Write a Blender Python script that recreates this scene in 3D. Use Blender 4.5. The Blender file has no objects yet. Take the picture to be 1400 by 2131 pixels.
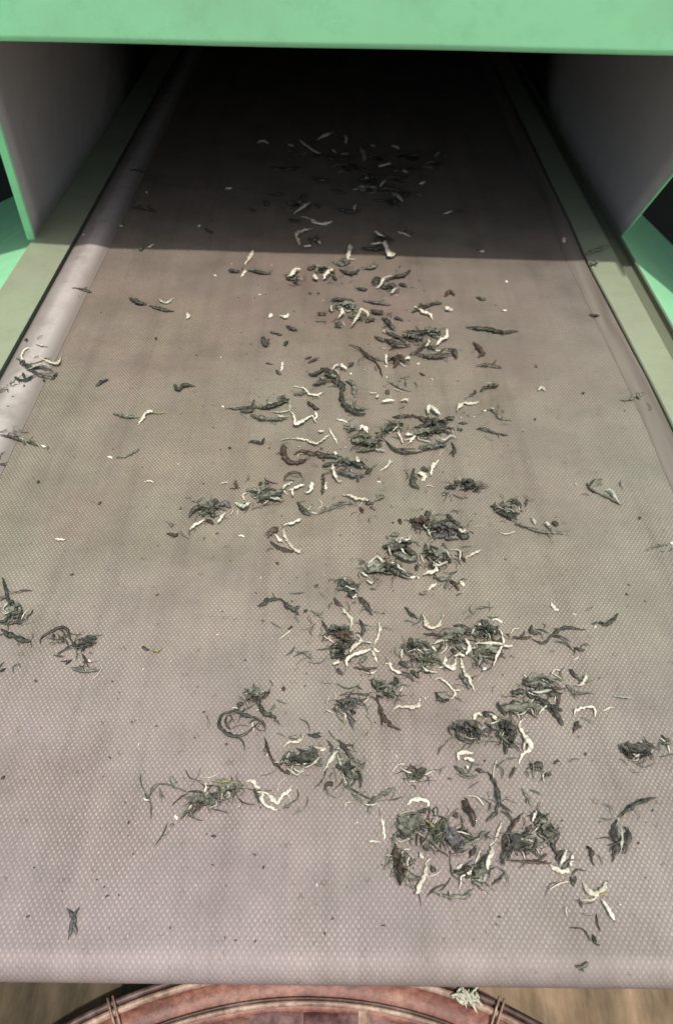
import bpy, math, random
import numpy as np
from mathutils import Vector, Matrix, noise as mn

S = bpy.context.scene
C = S.collection
# ------------------------------------------------------------------ camera
CAM_H, PITCH, ROLL = 0.48, 40.5, 0.6
FOC = 1845.0                                    # focal length in pixels of the 1400x2131 photograph
cam_d = bpy.data.cameras.new("camera")
cam = bpy.data.objects.new("camera", cam_d)
C.objects.link(cam)
cam.matrix_world = (Matrix.Translation((0, 0, CAM_H)) @ Matrix.Rotation(math.radians(90 - PITCH), 4, 'X')
                    @ Matrix.Rotation(math.radians(ROLL), 4, 'Z'))
cam_d.sensor_fit = 'VERTICAL'
cam_d.angle_y = 2 * math.atan(1065.5 / FOC)
cam_d.clip_start = 0.01
cam_d.clip_end = 60
cam_d.dof.use_dof = True
cam_d.dof.focus_distance = 0.62
cam_d.dof.aperture_fstop = 10.0
S.camera = cam

# ------------------------------------------------------------------ light
SUN_EL, SUN_AZ = 61.5, -12.0      # azimuth: degrees the sun stands to the left of straight behind the camera
w = bpy.data.worlds.new("World"); S.world = w; w.use_nodes = True
nt = w.node_tree; bg = nt.nodes["Background"]
sky = nt.nodes.new("ShaderNodeTexSky"); sky.sky_type = 'NISHITA'; sky.sun_disc = False
sd = Vector((-math.sin(math.radians(SUN_AZ)) * math.cos(math.radians(SUN_EL)),
             -math.cos(math.radians(SUN_AZ)) * math.cos(math.radians(SUN_EL)),
             math.sin(math.radians(SUN_EL))))                 # towards the sun
sky.sun_elevation = math.radians(SUN_EL)
sky.sun_rotation = math.atan2(sd.x, sd.y)
sky.air_density = 1.0; sky.dust_density = 4.0; sky.ozone_density = 0.6
nt.links.new(sky.outputs[0], bg.inputs[0]); bg.inputs[1].default_value = 0.10
sun_d = bpy.data.lights.new("sun", 'SUN'); sun_d.energy = 2.35; sun_d.angle = math.radians(1.2)
sun_d.color = (1.0, 0.925, 0.83)
sun = bpy.data.objects.new("sun", sun_d); C.objects.link(sun)
sun.rotation_euler = sd.to_track_quat('Z', 'Y').to_euler()
S.view_settings.view_transform = 'Standard'; S.view_settings.look = 'None'
S.view_settings.exposure = 0.60; S.view_settings.gamma = 1.0; S.view_settings.use_curve_mapping = False
S.render.engine = 'CYCLES'

# ------------------------------------------------------------------ helpers
_R = cam.matrix_world.to_3x3()
def at(px, py, z=0.0):
    """point of the photograph (px, py) on the horizontal plane at height z"""
    d = _R @ Vector(((px - 700) / FOC, -(py - 1065.5) / FOC, -1))
    t = (z - CAM_H) / d.z
    return Vector((d.x * t, d.y * t, z))
def ppm(py):        # photograph pixels per metre on the belt at row py
    return max(200.0, (py + 509) * 0.76 / CAM_H)

def mat(name, base, rough=0.6, metal=0.0, spec=0.4):
    m = bpy.data.materials.new(name); m.use_nodes = True
    b = m.node_tree.nodes["Principled BSDF"]
    b.inputs["Base Color"].default_value = (*base, 1); b.inputs["Roughness"].default_value = rough
    b.inputs["Metallic"].default_value = metal; b.inputs["Specular IOR Level"].default_value = spec
    return m, m.node_tree, b
def noise_node(t, scale, detail=4, rough=0.55, vec=None):
    n = t.nodes.new("ShaderNodeTexNoise"); n.inputs["Scale"].default_value = scale
    n.inputs["Detail"].default_value = detail; n.inputs["Roughness"].default_value = rough
    if vec is not None: t.links.new(vec, n.inputs["Vector"])
    return n
def ramp(t, fac, stops):
    r = t.nodes.new("ShaderNodeValToRGB")
    e = r.color_ramp.elements
    e[0].position, e[0].color = stops[0][0], (*stops[0][1], 1)
    e[1].position, e[1].color = stops[-1][0], (*stops[-1][1], 1)
    for p, c in stops[1:-1]:
        x = e.new(p); x.color = (*c, 1)
    t.links.new(fac, r.inputs[0]); return r
def mathn(t, op, a, b=None, c=None):
    n = t.nodes.new("ShaderNodeMath"); n.operation = op
    for i, v in enumerate((a, b, c)):
        if v is None: continue
        if isinstance(v, (int, float)): n.inputs[i].default_value = v
        else: t.links.new(v, n.inputs[i])
    return n.outputs[0]
def mixc(t, fac, a, b, mode='MIX'):
    n = t.nodes.new("ShaderNodeMix"); n.data_type = 'RGBA'; n.blend_type = mode
    for s, v in ((0, fac), (6, a), (7, b)):
        if isinstance(v, (int, float)): n.inputs[s].default_value = v
        elif isinstance(v, tuple): n.inputs[s].default_value = (*v, 1)
        else: t.links.new(v, n.inputs[s])
    return n.outputs[2]
def bump(t, b, height, strength=0.3, dist=0.001):
    n = t.nodes.new("ShaderNodeBump"); n.inputs["Strength"].default_value = strength
    n.inputs["Distance"].default_value = dist
    t.links.new(height, n.inputs["Height"]); t.links.new(n.outputs[0], b.inputs["Normal"])
def geo_pos(t): return t.nodes.new("ShaderNodeNewGeometry").outputs["Position"]

def link(name, me, parent=None, loc=None):
    o = bpy.data.objects.new(name, me); C.objects.link(o)
    if loc is not None: o.location = loc
    if parent: o.parent = parent
    return o
def empty(name, loc=(0, 0, 0), parent=None):
    o = bpy.data.objects.new(name, None); C.objects.link(o); o.location = loc; o.parent = parent
    o.empty_display_size = 0.02; return o
def tag(o, label=None, cat=None, group=None, kind=None):
    for k, v in (("label", label), ("category", cat), ("group", group), ("kind", kind)):
        if v: o[k] = v
    return o
def mesh(name, vs, fs, m, parent=None, smooth=False, loc=None, mats=None, fm=None):
    me = bpy.data.meshes.new(name); me.from_pydata([tuple(v) for v in vs], [], fs)
    for x in (mats or [m]): me.materials.append(x)
    if fm: me.polygons.foreach_set("material_index", fm)
    if smooth: me.polygons.foreach_set("use_smooth", [True] * len(me.polygons))
    me.update()
    return link(name, me, parent, loc)
def extrude_profile(name, prof, y0, y1, m, parent, ny=1, smooth=False, thick=0.0):
    """profile [(x,z)...] swept along Y; thick>0 closes it into a sheet of that thickness (downwards)"""
    vs, fs = [], []
    n = len(prof)
    ys = [y0 + (y1 - y0) * i / ny for i in range(ny + 1)]
    for y in ys:
        for x, z in prof: vs.append((x, y, z))
    for i in range(ny):
        for j in range(n - 1):
            a = i * n + j; fs.append((a, a + 1, a + n + 1, a + n))
    o = mesh(name, vs, fs, m, parent, smooth)
    if thick:
        s = o.modifiers.new("s", 'SOLIDIFY'); s.thickness = thick; s.offset = 0 if thick < 0.003 else 0
    return o
def box(name, x0, x1, y0, y1, z0, z1, m, parent=None, bev=0.002):
    v = [(x, y, z) for x in (x0, x1) for y in (y0, y1) for z in (z0, z1)]
    f = [(0, 1, 3, 2), (4, 6, 7, 5), (0, 4, 5, 1), (2, 3, 7, 6), (0, 2, 6, 4), (1, 5, 7, 3)]
    o = mesh(name, v, f, m, parent)
    if bev:
        b = o.modifiers.new("b", 'BEVEL'); b.width = bev; b.segments = 2
    return o

# ------------------------------------------------------------------ materials
def paint(name, col, rough=0.42, dirt=(0.22, 0.24, 0.17), amount=0.35):
    m, t, b = mat(name, col, rough, 0, 0.45)
    p = geo_pos(t)
    n1 = noise_node(t, 6, 5, 0.6, p); n2 = noise_node(t, 90, 4, 0.7, p)
    f1 = ramp(t, n1.outputs[0], [(0.45, (0, 0, 0)), (0.8, (amount,) * 3)])
    n3 = noise_node(t, 22, 6, 0.75, p)
    f3 = ramp(t, n3.outputs[0], [(0.5, (1, 1, 1)), (0.75, (0.84, 0.86, 0.84))])
    f2 = ramp(t, n2.outputs[0], [(0.66, (0, 0, 0)), (0.80, (0.5 * amount + 0.1,) * 3)])
    c = mixc(t, f1.outputs[0], col, dirt); c = mixc(t, f2.outputs[0], c, dirt); c = mixc(t, 1.0, c, f3.outputs[0], 'MULTIPLY')
    t.links.new(c, b.inputs["Base Color"])
    r = ramp(t, n1.outputs[0], [(0.3, (rough - 0.08,) * 3), (0.7, (rough + 0.15,) * 3)])
    t.links.new(r.outputs[0], b.inputs["Roughness"])
    bump(t, b, n2.outputs[0], 0.08, 0.0006)
    return m
GREEN = paint("mint_green_paint", (0.30, 0.74, 0.42))
GREEN_IN = paint("inner_grey_green_paint", (0.50, 0.485, 0.485), 0.4, (0.33, 0.32, 0.31))
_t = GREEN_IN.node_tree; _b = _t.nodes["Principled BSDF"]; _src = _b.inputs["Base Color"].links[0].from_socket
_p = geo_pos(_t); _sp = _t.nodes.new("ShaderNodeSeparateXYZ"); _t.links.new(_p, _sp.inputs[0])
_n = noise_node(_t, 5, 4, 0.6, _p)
_f = ramp(_t, mathn(_t, 'MULTIPLY_ADD', _n.outputs[0], 0.25, mathn(_t, 'MULTIPLY', _sp.outputs[1], 0.5)), [(0.87, (0, 0, 0)), (1.0, (1, 1, 1))])   # shade inside the hood painted into the walls, blackening with depth
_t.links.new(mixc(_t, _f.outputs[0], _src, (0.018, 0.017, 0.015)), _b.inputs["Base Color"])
LEDGE = paint("dusty_rail_paint", (0.275, 0.325, 0.225), 0.5, (0.25, 0.23, 0.18), 0.7)
DARKGAP, _, _ = mat("dark_gap", (0.02, 0.02, 0.016), 0.8)
DARKIN, _, _ = mat("interior_shade", (0.012, 0.013, 0.013), 0.9)  # near-black stands in for the deep shade inside the hood
LIP = paint("dull_olive_lip", (0.14, 0.16, 0.11), 0.6, (0.1, 0.1, 0.07), 0.5)

def belt_material():
    m, t, b = mat("woven_mesh_belt", (0.3, 0.27, 0.24), 0.62, 0, 0.35)
    uv = t.nodes.new("ShaderNodeUVMap"); uv.uv_map = "UVMap"
    sep = t.nodes.new("ShaderNodeSeparateXYZ"); t.links.new(uv.outputs[0], sep.inputs[0])
    # slight waviness of the threads
    wn = noise_node(t, 35, 2, 0.5, uv.outputs[0])
    wv = mathn(t, 'MULTIPLY', mathn(t, 'SUBTRACT', wn.outputs[0], 0.5), 0.9)
    a = mathn(t, 'ADD', mathn(t, 'MULTIPLY', sep.outputs[0], 2 * math.pi / 0.0032), wv)
    c = mathn(t, 'ADD', mathn(t, 'MULTIPLY', sep.outputs[1], 2 * math.pi / 0.0048), wv)
    sh = mathn(t, 'MULTIPLY', sep.outputs[1], 0.9 * 2 * math.pi / 0.02)      # skewed, stroke-like dots
    u = mathn(t, 'COSINE', mathn(t, 'ADD', a, mathn(t, 'MULTIPLY', sh, 0.0)))
    v = mathn(t, 'COSINE', c)
    # centred-rectangular lattice of bright knots: cos a + cos c high, or both shifted by pi
    prod = mathn(t, 'MULTIPLY', u, v)                       # +1 on both sub-lattices
    knot = mathn(t, 'MULTIPLY_ADD', prod, 0.5, 0.5)
    dots = ramp(t, knot, [(0.5, (0, 0, 0)), (0.97, (1, 1, 1))])
    fine = noise_node(t, 900, 2, 0.6, uv.outputs[0])
    vary = noise_node(t, 260, 2, 0.6, uv.outputs[0])
    dstr = mathn(t, 'MULTIPLY', dots.outputs[0], ramp(t, vary.outputs[0], [(0.3, (0.35,) * 3), (0.7, (1, 1, 1))]).outputs[0])
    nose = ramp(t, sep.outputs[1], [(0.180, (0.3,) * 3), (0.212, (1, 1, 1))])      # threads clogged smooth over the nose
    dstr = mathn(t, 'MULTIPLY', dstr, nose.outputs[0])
    patch = noise_node(t, 9, 3, 0.6, uv.outputs[0])
    dstr = mathn(t, 'MULTIPLY', dstr, ramp(t, patch.outputs[0], [(0.36, (0.45,) * 3), (0.58, (1, 1, 1))]).outputs[0])
    # worn patches along the belt: tan, olive and pinkish stains
    n1 = noise_node(t, 5.0, 5, 0.6, uv.outputs[0])
    n2 = noise_node(t, 5.5, 4, 0.6, uv.outputs[0]); n2.noise_dimensions = '4D'; n2.inputs["W"].default_value = 7.3
    base = ramp(t, n1.outputs[0], [(0.32, (0.262, 0.228, 0.160)), (0.5, (0.255, 0.222, 0.175)), (0.68, (0.235, 0.235, 0.168))])
    pink = ramp(t, n2.outputs[0], [(0.5, (0, 0, 0)), (0.70, (0.6,) * 3)])
    base2 = mixc(t, pink.outputs[0], base.outputs[0], (0.285, 0.195, 0.170))
    # lavender, cleaner cloth near the discharge end
    lav = ramp(t, mathn(t, 'MULTIPLY_ADD', n1.outputs[0], 0.3, mathn(t, 'MULTIPLY_ADD', sep.outputs[0], 0.25, sep.outputs[1])), [(0.30, (1, 1, 1)), (0.66, (0, 0, 0))])
    base3 = mixc(t, mathn(t, 'MULTIPLY', lav.outputs[0], 0.85), base2, (0.325, 0.28, 0.29))
    grey = ramp(t, sep.outputs[0], [(0.06, (0, 0, 0)), (0.32, (0.65,) * 3)])
    base4 = mixc(t, grey.outputs[0], base3, (0.235, 0.240, 0.205))
    # scuffs running with the belt and smeared tea stains
    mp2 = t.nodes.new("ShaderNodeMapping"); mp2.inputs["Scale"].default_value = (45, 2.2, 1); t.links.new(uv.outputs[0], mp2.inputs[0])
    scf = noise_node(t, 1.0, 4, 0.65, mp2.outputs[0])
    base4 = mixc(t, 1.0, base4, ramp(t, scf.outputs[0], [(0.30, (0.80, 0.78, 0.77)), (0.5, (1, 1, 1)), (0.72, (1.08, 1.07, 1.03))]).outputs[0], 'MULTIPLY')
    stn = noise_node(t, 7.5, 5, 0.62, uv.outputs[0]); stn.noise_dimensions = '4D'; stn.inputs["W"].default_value = 2.1
    base4 = mixc(t, 1.0, base4, ramp(t, stn.outputs[0], [(0.54, (1, 1, 1)), (0.70, (0.76, 0.76, 0.69))]).outputs[0], 'MULTIPLY')
    frk = noise_node(t, 130, 3, 0.5, uv.outputs[0])                # clogged holes and juice spots
    base4 = mixc(t, 1.0, base4, ramp(t, frk.outputs[0], [(0.62, (1, 1, 1)), (0.72, (0.72, 0.70, 0.62))]).outputs[0], 'MULTIPLY')
    smud = noise_node(t, 18, 5, 0.7, uv.outputs[0])
    far = ramp(t, sep.outputs[1], [(0.45, (1, 1, 1)), (1.0, (0.74, 0.70, 0.74))])       # hood's dimming painted into the cloth, darker towards the machine
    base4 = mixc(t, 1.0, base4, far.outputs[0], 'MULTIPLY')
    sm = ramp(t, smud.outputs[0], [(0.35, (0.86,) * 3), (0.65, (1.05,) * 3)])
    base5 = mixc(t, 1.0, base4, sm.outputs[0], 'MULTIPLY')
    low = mixc(t, 0.27, base5, (0.075, 0.062, 0.055))
    hi = mixc(t, 0.50, base5, (0.60, 0.53, 0.47))
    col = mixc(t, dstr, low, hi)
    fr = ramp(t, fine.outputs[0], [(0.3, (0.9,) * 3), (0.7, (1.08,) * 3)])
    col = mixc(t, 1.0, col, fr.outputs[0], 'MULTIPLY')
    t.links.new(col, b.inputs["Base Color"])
    bump(t, b, knot, 0.35, 0.0005)
    return m
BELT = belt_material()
def strip_material():
    m, t, b = mat("pale_rubber_edge", (0.5, 0.46, 0.46), 0.55, 0, 0.4)
    p = geo_pos(t)
    n = noise_node(t, 25, 6, 0.7, p); n2 = noise_node(t, 220, 3, 0.6, p)
    c = ramp(t, n.outputs[0], [(0.3, (0.28, 0.255, 0.23)), (0.5, (0.42, 0.385, 0.37)), (0.75, (0.49, 0.455, 0.44))])
    d = ramp(t, n2.outputs[0], [(0.68, (1, 1, 1)), (0.8, (0.55, 0.52, 0.45))])
    sp = t.nodes.new("ShaderNodeSeparateXYZ"); t.links.new(p, sp.inputs[0])
    strip_x = mathn(t, 'MULTIPLY_ADD', n.outputs[0], 0.008, sp.outputs[0])
    e = ramp(t, mathn(t, 'MULTIPLY_ADD', strip_x, 1 / 0.05, 0.34 / 0.05), [(0.05, (0.9,) * 3), (0.38, (0.55,) * 3), (0.52, (0.08,) * 3), (0.72, (0.1,) * 3), (0.95, (1, 1, 1))])  # outer flank's shade painted in; inner edge blends into the belt tone
    base = mixc(t, 1.0, c.outputs[0], d.outputs[0], 'MULTIPLY')
    t.links.new(mixc(t, mathn(t, 'MULTIPLY', e.outputs[0], 0.95), base, (0.195, 0.17, 0.155)), b.inputs["Base Color"])
    bump(t, b, n.outputs[0], 0.15, 0.001)
    return m
STRIP = strip_material()
def right_strip_material():
    m, t, b = mat("worn_belt_hem", (0.24, 0.2, 0.2), 0.6)
    p = geo_pos(t)
    mp = t.nodes.new("ShaderNodeMapping"); mp.inputs["Scale"].default_value = (60, 3, 20); t.links.new(p, mp.inputs[0])
    n = noise_node(t, 1.0, 4, 0.6, mp.outputs[0])
    c = ramp(t, n.outputs[0], [(0.3, (0.12, 0.10, 0.09)), (0.55, (0.19, 0.17, 0.145)), (0.8, (0.235, 0.215, 0.18))])
    t.links.new(c.outputs[0], b.inputs["Base Color"]); bump(t, b, n.outputs[0], 0.2, 0.001)
    return m
HEM = right_strip_material()

def tea_mat(name, cols, rough=0.7, scale=260, spec=0.3, sub=0.0):
    m, t, b = mat(name, cols[0], rough, 0, spec)
    p = geo_pos(t); n = noise_node(t, scale, 4, 0.65, p)
    k = len(cols)
    r = ramp(t, n.outputs[0], [(0.3 + 0.4 * i / (k - 1), c) for i, c in enumerate(cols)])
    oi = t.nodes.new("ShaderNodeObjectInfo")
    v = ramp(t, oi.outputs["Random"], [(0, (0.80, 0.78, 0.73) if name.startswith('cream') else (0.72,) * 3), (1, (1.12,) * 3)])
    t.links.new(mixc(t, 1.0, r.outputs[0], v.outputs[0], 'MULTIPLY'), b.inputs["Base Color"])
    bump(t, b, n.outputs[0], 0.5, 0.0006)
    return m
M = {
    'w': tea_mat("cream_downy_tip", [(0.34, 0.33, 0.24), (0.62, 0.59, 0.49), (0.78, 0.75, 0.66)], 0.75, 520),
    'p': tea_mat("grey_green_pale_leaf", [(0.24, 0.25, 0.19), (0.42, 0.43, 0.35), (0.55, 0.55, 0.46)], 0.7, 380),
    'd': tea_mat("dark_twisted_leaf", [(0.018, 0.019, 0.014), (0.045, 0.046, 0.035), (0.11, 0.11, 0.085)], 0.55, 330, 0.45),
    'g': tea_mat("grey_green_leaf", [(0.055, 0.060, 0.045), (0.13, 0.138, 0.105), (0.28, 0.285, 0.225)], 0.6, 330, 0.4),
    'b': tea_mat("brown_leaf", [(0.030, 0.018, 0.012), (0.065, 0.042, 0.030), (0.12, 0.085, 0.060)], 0.6, 330, 0.4),
    'o': tea_mat("olive_leaf", [(0.030, 0.034, 0.018), (0.075, 0.082, 0.048), (0.16, 0.165, 0.10)], 0.6, 330, 0.4),
    'y': tea_mat("yellow_green_leaf", [(0.12, 0.13, 0.04), (0.28, 0.27, 0.12), (0.40, 0.38, 0.2)], 0.6, 330, 0.4),
    'v': tea_mat("violet_grey_leaf", [(0.038, 0.036, 0.034), (0.090, 0.087, 0.083), (0.18, 0.175, 0.168)], 0.6, 330, 0.4),
}
WORD = {'w': "cream white", 'p': "pale grey-green", 'd': "dark", 'g': "grey-green", 'b': "brown", 'o': "olive green",
        'y': "yellow-green", 'v': "slate grey"}

# ------------------------------------------------------------------ the machine
YB0, YB1 = 0.207, 3.0           # belt: start of the front roller's top, far end
RR = 0.013
XL, XR = -0.3385, 0.3095
def xr(y):                       # right hem runs a little crooked
    return XR + 0.0035 * math.exp(-((y - 0.72) / 0.16) ** 2) - 0.0025 * math.exp(-((y - 1.05) / 0.09) ** 2)
machine = empty("conveyor_machine", (0, 1.0, 0))
tag(machine, "mint green tea processing machine whose woven mesh belt runs out from under a dark hood", "machine")
machine.location = (0, 0, 0)

def wav(x, y):
    return 0.0009 * mn.noise(Vector((x * 9, y * 5, 0))) + 0.0005 * mn.noise(Vector((x * 25, y * 20, 3)))
ys = list(np.concatenate([np.linspace(YB1, 1.6, 20), np.linspace(1.6, YB0, 140)[1:]]))
rows = [(y, 0.0, 1.0, y) for y in ys]                         # y, z, flatness, arc coordinate
for k in range(1, 17):
    a = math.pi * k / 16
    rows.append((YB0 - RR * math.sin(a), -RR + RR * math.cos(a), 0.0, YB0 - RR * a))
rows.append((0.6, -2 * RR, 0, YB0 - RR * math.pi - 0.4)); rows.append((YB1, -2 * RR, 0, -3))
NX = 60
vs, fs, uvs = [], [], []
for (y, z, fl, s) in rows:
    for i in range(NX + 1):
        x = XL + 0.02 + (xr(y) - 0.022 - XL - 0.02) * i / NX
        vs.append((x, y, z + fl * wav(x, y))); uvs.append((x, s))
for r in range(len(rows) - 1):
    for i in range(NX):
        a = r * (NX + 1) + i; fs.append((a, a + 1, a + NX + 2, a + NX + 1))
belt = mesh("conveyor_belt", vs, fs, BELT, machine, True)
uvl = belt.data.uv_layers.new(name="UVMap")
for l in belt.data.loops: uvl.data[l.index].uv = uvs[l.vertex_index]
belt["label"] = "tan woven mesh conveyor belt with fine knots"

def hem(name, xa, xb, prof, m, label):
    v, f = [], []
    n = len(prof)
    for (y, z, fl, s) in rows[:-2]:
        ny_, nz_ = (0.0, 1.0) if fl else ((y - YB0) / RR, (z + RR) / RR)
        x0, x1 = xa(y), xb(y)
        for u, h in prof:
            x = x0 + (x1 - x0) * u
            hh = h + fl * (wav(x, y) if 0.02 < u < 0.98 else wav(x, y))
            v.append((x, y + ny_ * hh, z + nz_ * hh))
    for r in range(len(rows) - 3):
        for i in range(n - 1):
            a = r * n + i; f.append((a, a + 1, a + n + 1, a + n))
    o = mesh(name, v, f, m, belt, True); o["label"] = label; return o
hem("edge_strip", lambda y: XL, lambda y: XL + 0.046,
    [(0, -0.003), (0.0, 0.0), (0.08, 0.0018), (0.25, 0.0042), (0.5, 0.0062), (0.72, 0.0046), (0.88, 0.0018), (1.0, 0.0006)],
    STRIP, "raised smooth pale rubber edge strip")
hem("edge_hem", lambda y: xr(y) - 0.0225, lambda y: xr(y),
    [(0, 0.0004), (0.06, 0.0011), (0.5, 0.0013), (0.85, 0.0022), (0.97, 0.002), (1, 0.0), (1, -0.003)],
    HEM, "flat worn hem of the belt")
# roller inside the belt nose
rv, rf = [], []
for x in (XL + 0.004, XR - 0.006):
    for k in range(24):
        a = 2 * math.pi * k / 24; rv.append((x, YB0 + 0.0118 * math.cos(a), -RR + 0.0118 * math.sin(a)))
for k in range(24): rf.append((k, (k + 1) % 24, 24 + (k + 1) % 24, 24 + k))
rf += [tuple(range(24)), tuple(range(47, 23, -1))]
mesh("roller", rv, rf, STRIP, machine)
# rails and sloping aprons (profiles swept along the belt)
extrude_profile("side_rail", [(-0.345, -0.03), (-0.3435, 0.0), (-0.3425, 0.0022), (-0.392, 0.0045), (-0.3935, 0.002), (-0.3935, -0.004)],
                0.19, 3.0, LEDGE, machine, thick=0.0012)
def xr2(y): return xr(y)
v, f = [], []
prof = [(0.0035, -0.03), (0.0035, -0.001), (0.0045, 0.0008), (0.040, 0.0012), (0.0415, -0.003), (0.042, -0.006)]
yy = np.linspace(0.19, 3.0, 120)
for y in yy:
    for j, (dx, z) in enumerate(prof): v.append(((xr(y) if j < 3 else XR) + dx, y, z))
for i in range(119):
    for j in range(5):
        a = i * 6 + j; f.append((a, a + 1, a + 7, a + 6))
mesh("side_rail", v, f, LEDGE, machine)
extrude_profile("rail_lip", [(0.3517, -0.006), (0.3665, -0.0055), (0.3675, 0.0018), (0.370, 0.0022), (0.371, -0.001)], 0.19, 3.0, LIP, machine)
extrude_profile("apron", [(-0.394, -0.002), (-0.45, -0.022), (-1.1, -0.36)], 0.19, 3.0, GREEN, machine, thick=0.0012)
extrude_profile("apron", [(0.3715, -0.001), (0.43, -0.048), (1.1, -0.62)], 0.19, 3.0, GREEN, machine, thick=0.0012)
extrude_profile("drip_channel", [(-0.349, -0.026), (-0.335, -0.028)], 0.19, 3.0, DARKGAP, machine)
extrude_profile("drip_channel", [(0.303, -0.028), (0.318, -0.028)], 0.19, 3.0, DARKGAP, machine)

# hood
HZ = 0.27
lipL, lipR = at(0, 82, HZ), at(1400, 112, HZ)
def lip_y(x): return lipL.y + (lipR.y - lipL.y) * (x - lipL.x) / (lipR.x - lipL.x)
hood = empty("hood", (0, 0, 0), machine)
tilt = 0.06
def sheet(name, pts, m, parent, thick=0.003):
    o = mesh(name, pts, [tuple(range(len(pts)))], m, parent)
    s = o.modifiers.new("s", 'SOLIDIFY'); s.thickness = thick; s.offset = 0
    return o
XW = 1.1
# front panel: folded sheet, its lower edge rolled back inwards
v, f = [], []
prof = [(0.012, 0.006), (0.004, 0.0015), (0.0, 0.0), (-0.003, 0.002), (-0.004, 0.006), (-0.03, 0.14), (-0.05, 0.26)]
xs = np.linspace(-XW, XW, 30)
for x in xs:
    for dy, dz in prof: v.append((x, lip_y(x) + dy, HZ + dz + 0.0007 * mn.noise(Vector((x * 6, 0, 0)))))
for i in range(len(xs) - 1):
    for j in range(len(prof) - 1):
        a = i * len(prof) + j; f.append((a, a + 1, a + len(prof) + 1, a + len(prof)))
o = mesh("front_panel", v, f, GREEN, hood, True)
s = o.modifiers.new("s", 'SOLIDIFY'); s.thickness = 0.0015; s.offset = -1
sheet("hood_roof", [(-XW, lip_y(-XW) + 0.011, HZ + 0.008), (XW, lip_y(XW) + 0.011, HZ + 0.008), (XW, 1.24, HZ + 0.008), (-XW, 1.24, HZ + 0.008)],
      LIP, hood)
sheet("chamber_roof", [(-XW, 1.24, HZ + 0.004), (XW, 1.24, HZ + 0.004), (XW, 3.2, HZ + 0.004), (-XW, 3.2, HZ + 0.004)], DARKIN, hood)  # rear roof made black to deepen the shade over the belt
# side walls with slanted, flanged front edges
bl = at(72, 498, 0.004); br = at(1293, 492, 0.0)
def ray_at_y(px, py, y):
    d = _R @ Vector(((px - 700) / FOC, -(py - 1065.5) / FOC, -1)); t = y / d.y
    return Vector((d.x * t, y, CAM_H + d.z * t))
def wall(base, pix, sgn):
    yt = lip_y(base.x) + 0.02
    q = ray_at_y(pix[0], pix[1], yt + (base.y - yt) * 0.40)      # another point of the edge seen in the photo
    k = 1 / 0.60
    top = base + (q - base) * k
    sc = (HZ + 0.006 - base.z) / (top.z - base.z); top = base + (top - base) * sc
    # inner sheet: front edge base->top, running back
    xb = base.x
    nrow, ncol = 8, 14
    v, f = [], []
    for i in range(nrow + 1):
        p = base.lerp(top, i / nrow)
        for j in range(ncol + 1):
            y = p.y + (2.95 - p.y) * (j / ncol) ** 1.5
            x = p.x + (xb * 0.99 + (p.x - xb) * 0.3 - p.x) * min(1, (j / ncol) * 1.6)
            v.append((x, y, p.z))
    for i in range(nrow):
        for j in range(ncol):
            a = i * (ncol + 1) + j; f.append((a, a + 1, a + ncol + 2, a + ncol + 1))
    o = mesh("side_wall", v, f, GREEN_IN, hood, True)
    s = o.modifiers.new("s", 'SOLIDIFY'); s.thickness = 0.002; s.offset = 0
    # folded flange along the front edge
    d = (top - base).normalized()
    out = Vector((sgn, 0, 0)); fr = Vector((0, -1, 0.2))
    w0 = 0.007 if sgn < 0 else 0.001
    ring = [Vector((0, 0, 0)) + out * (-0.0015), out * (-0.0005) + fr * 0.0022, out * w0 + fr * 0.002, out * (w0 + 0.001) - fr * 0.001]
    v = [base + r for r in ring] + [top + r for r in ring]
    f = [(i, i + 1, i + 5, i + 4) for i in range(3)]
    o = mesh("wall_flange", v, f, GREEN, hood)
    s = o.modifiers.new("s", 'SOLIDIFY'); s.thickness = 0.0012
    return top
tL = wall(bl, (0, 262), -1)
tR = wall(br, (1400, 362), 1)
# closed back of the hood, and black sheets added for the shade beside it
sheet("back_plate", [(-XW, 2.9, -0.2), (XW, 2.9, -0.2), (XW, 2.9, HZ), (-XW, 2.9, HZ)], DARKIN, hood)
sheet("shade_plate", [(-XW, 1.60, -0.3), (-0.40, 1.35, -0.3), (-0.40, 1.35, HZ), (-XW, 1.60, HZ)], DARKIN, hood)
sheet("shade_plate", [(XW, 1.75, -0.38), (0.385, 1.50, -0.38), (0.385, 1.50, HZ), (XW, 1.75, HZ)], DARKIN, hood)
# machine body below the belt
box("body_frame", -0.36, 0.36, 0.30, 2.9, -0.16, -0.045, GREEN, machine)

# ------------------------------------------------------------------ floor and bamboo tray
m, t, b = mat("earthen_floor", (0.2, 0.16, 0.12), 0.85)
p = geo_pos(t); mp = t.nodes.new("ShaderNodeMapping"); mp.inputs["Scale"].default_value = (30, 8, 10); t.links.new(p, mp.inputs[0])
n = noise_node(t, 1.0, 6, 0.65, mp.outputs[0])
c = ramp(t, n.outputs[0], [(0.32, (0.07, 0.052, 0.035)), (0.5, (0.17, 0.135, 0.09)), (0.7, (0.33, 0.25, 0.18))])
sx = t.nodes.new("ShaderNodeSeparateXYZ"); t.links.new(p, sx.inputs[0])
floor_tone = ramp(t, sx.outputs[0], [(0.0, (0.42, 0.42, 0.40)), (0.2, (1.3, 1.22, 1.2))])       # earth darker to the left, paler to the right
t.links.new(mixc(t, 1.0, c.outputs[0], floor_tone.outputs[0], 'MULTIPLY'), b.inputs["Base Color"]); bump(t, b, n.outputs[0], 0.5, 0.004)
ZF = -0.40
fl = mesh("floor", [(-30, -30, ZF), (30, -30, ZF), (30, 30, ZF), (-30, 30, ZF)], [(0, 1, 2, 3)], m)
tag(fl, kind="structure")

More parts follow.
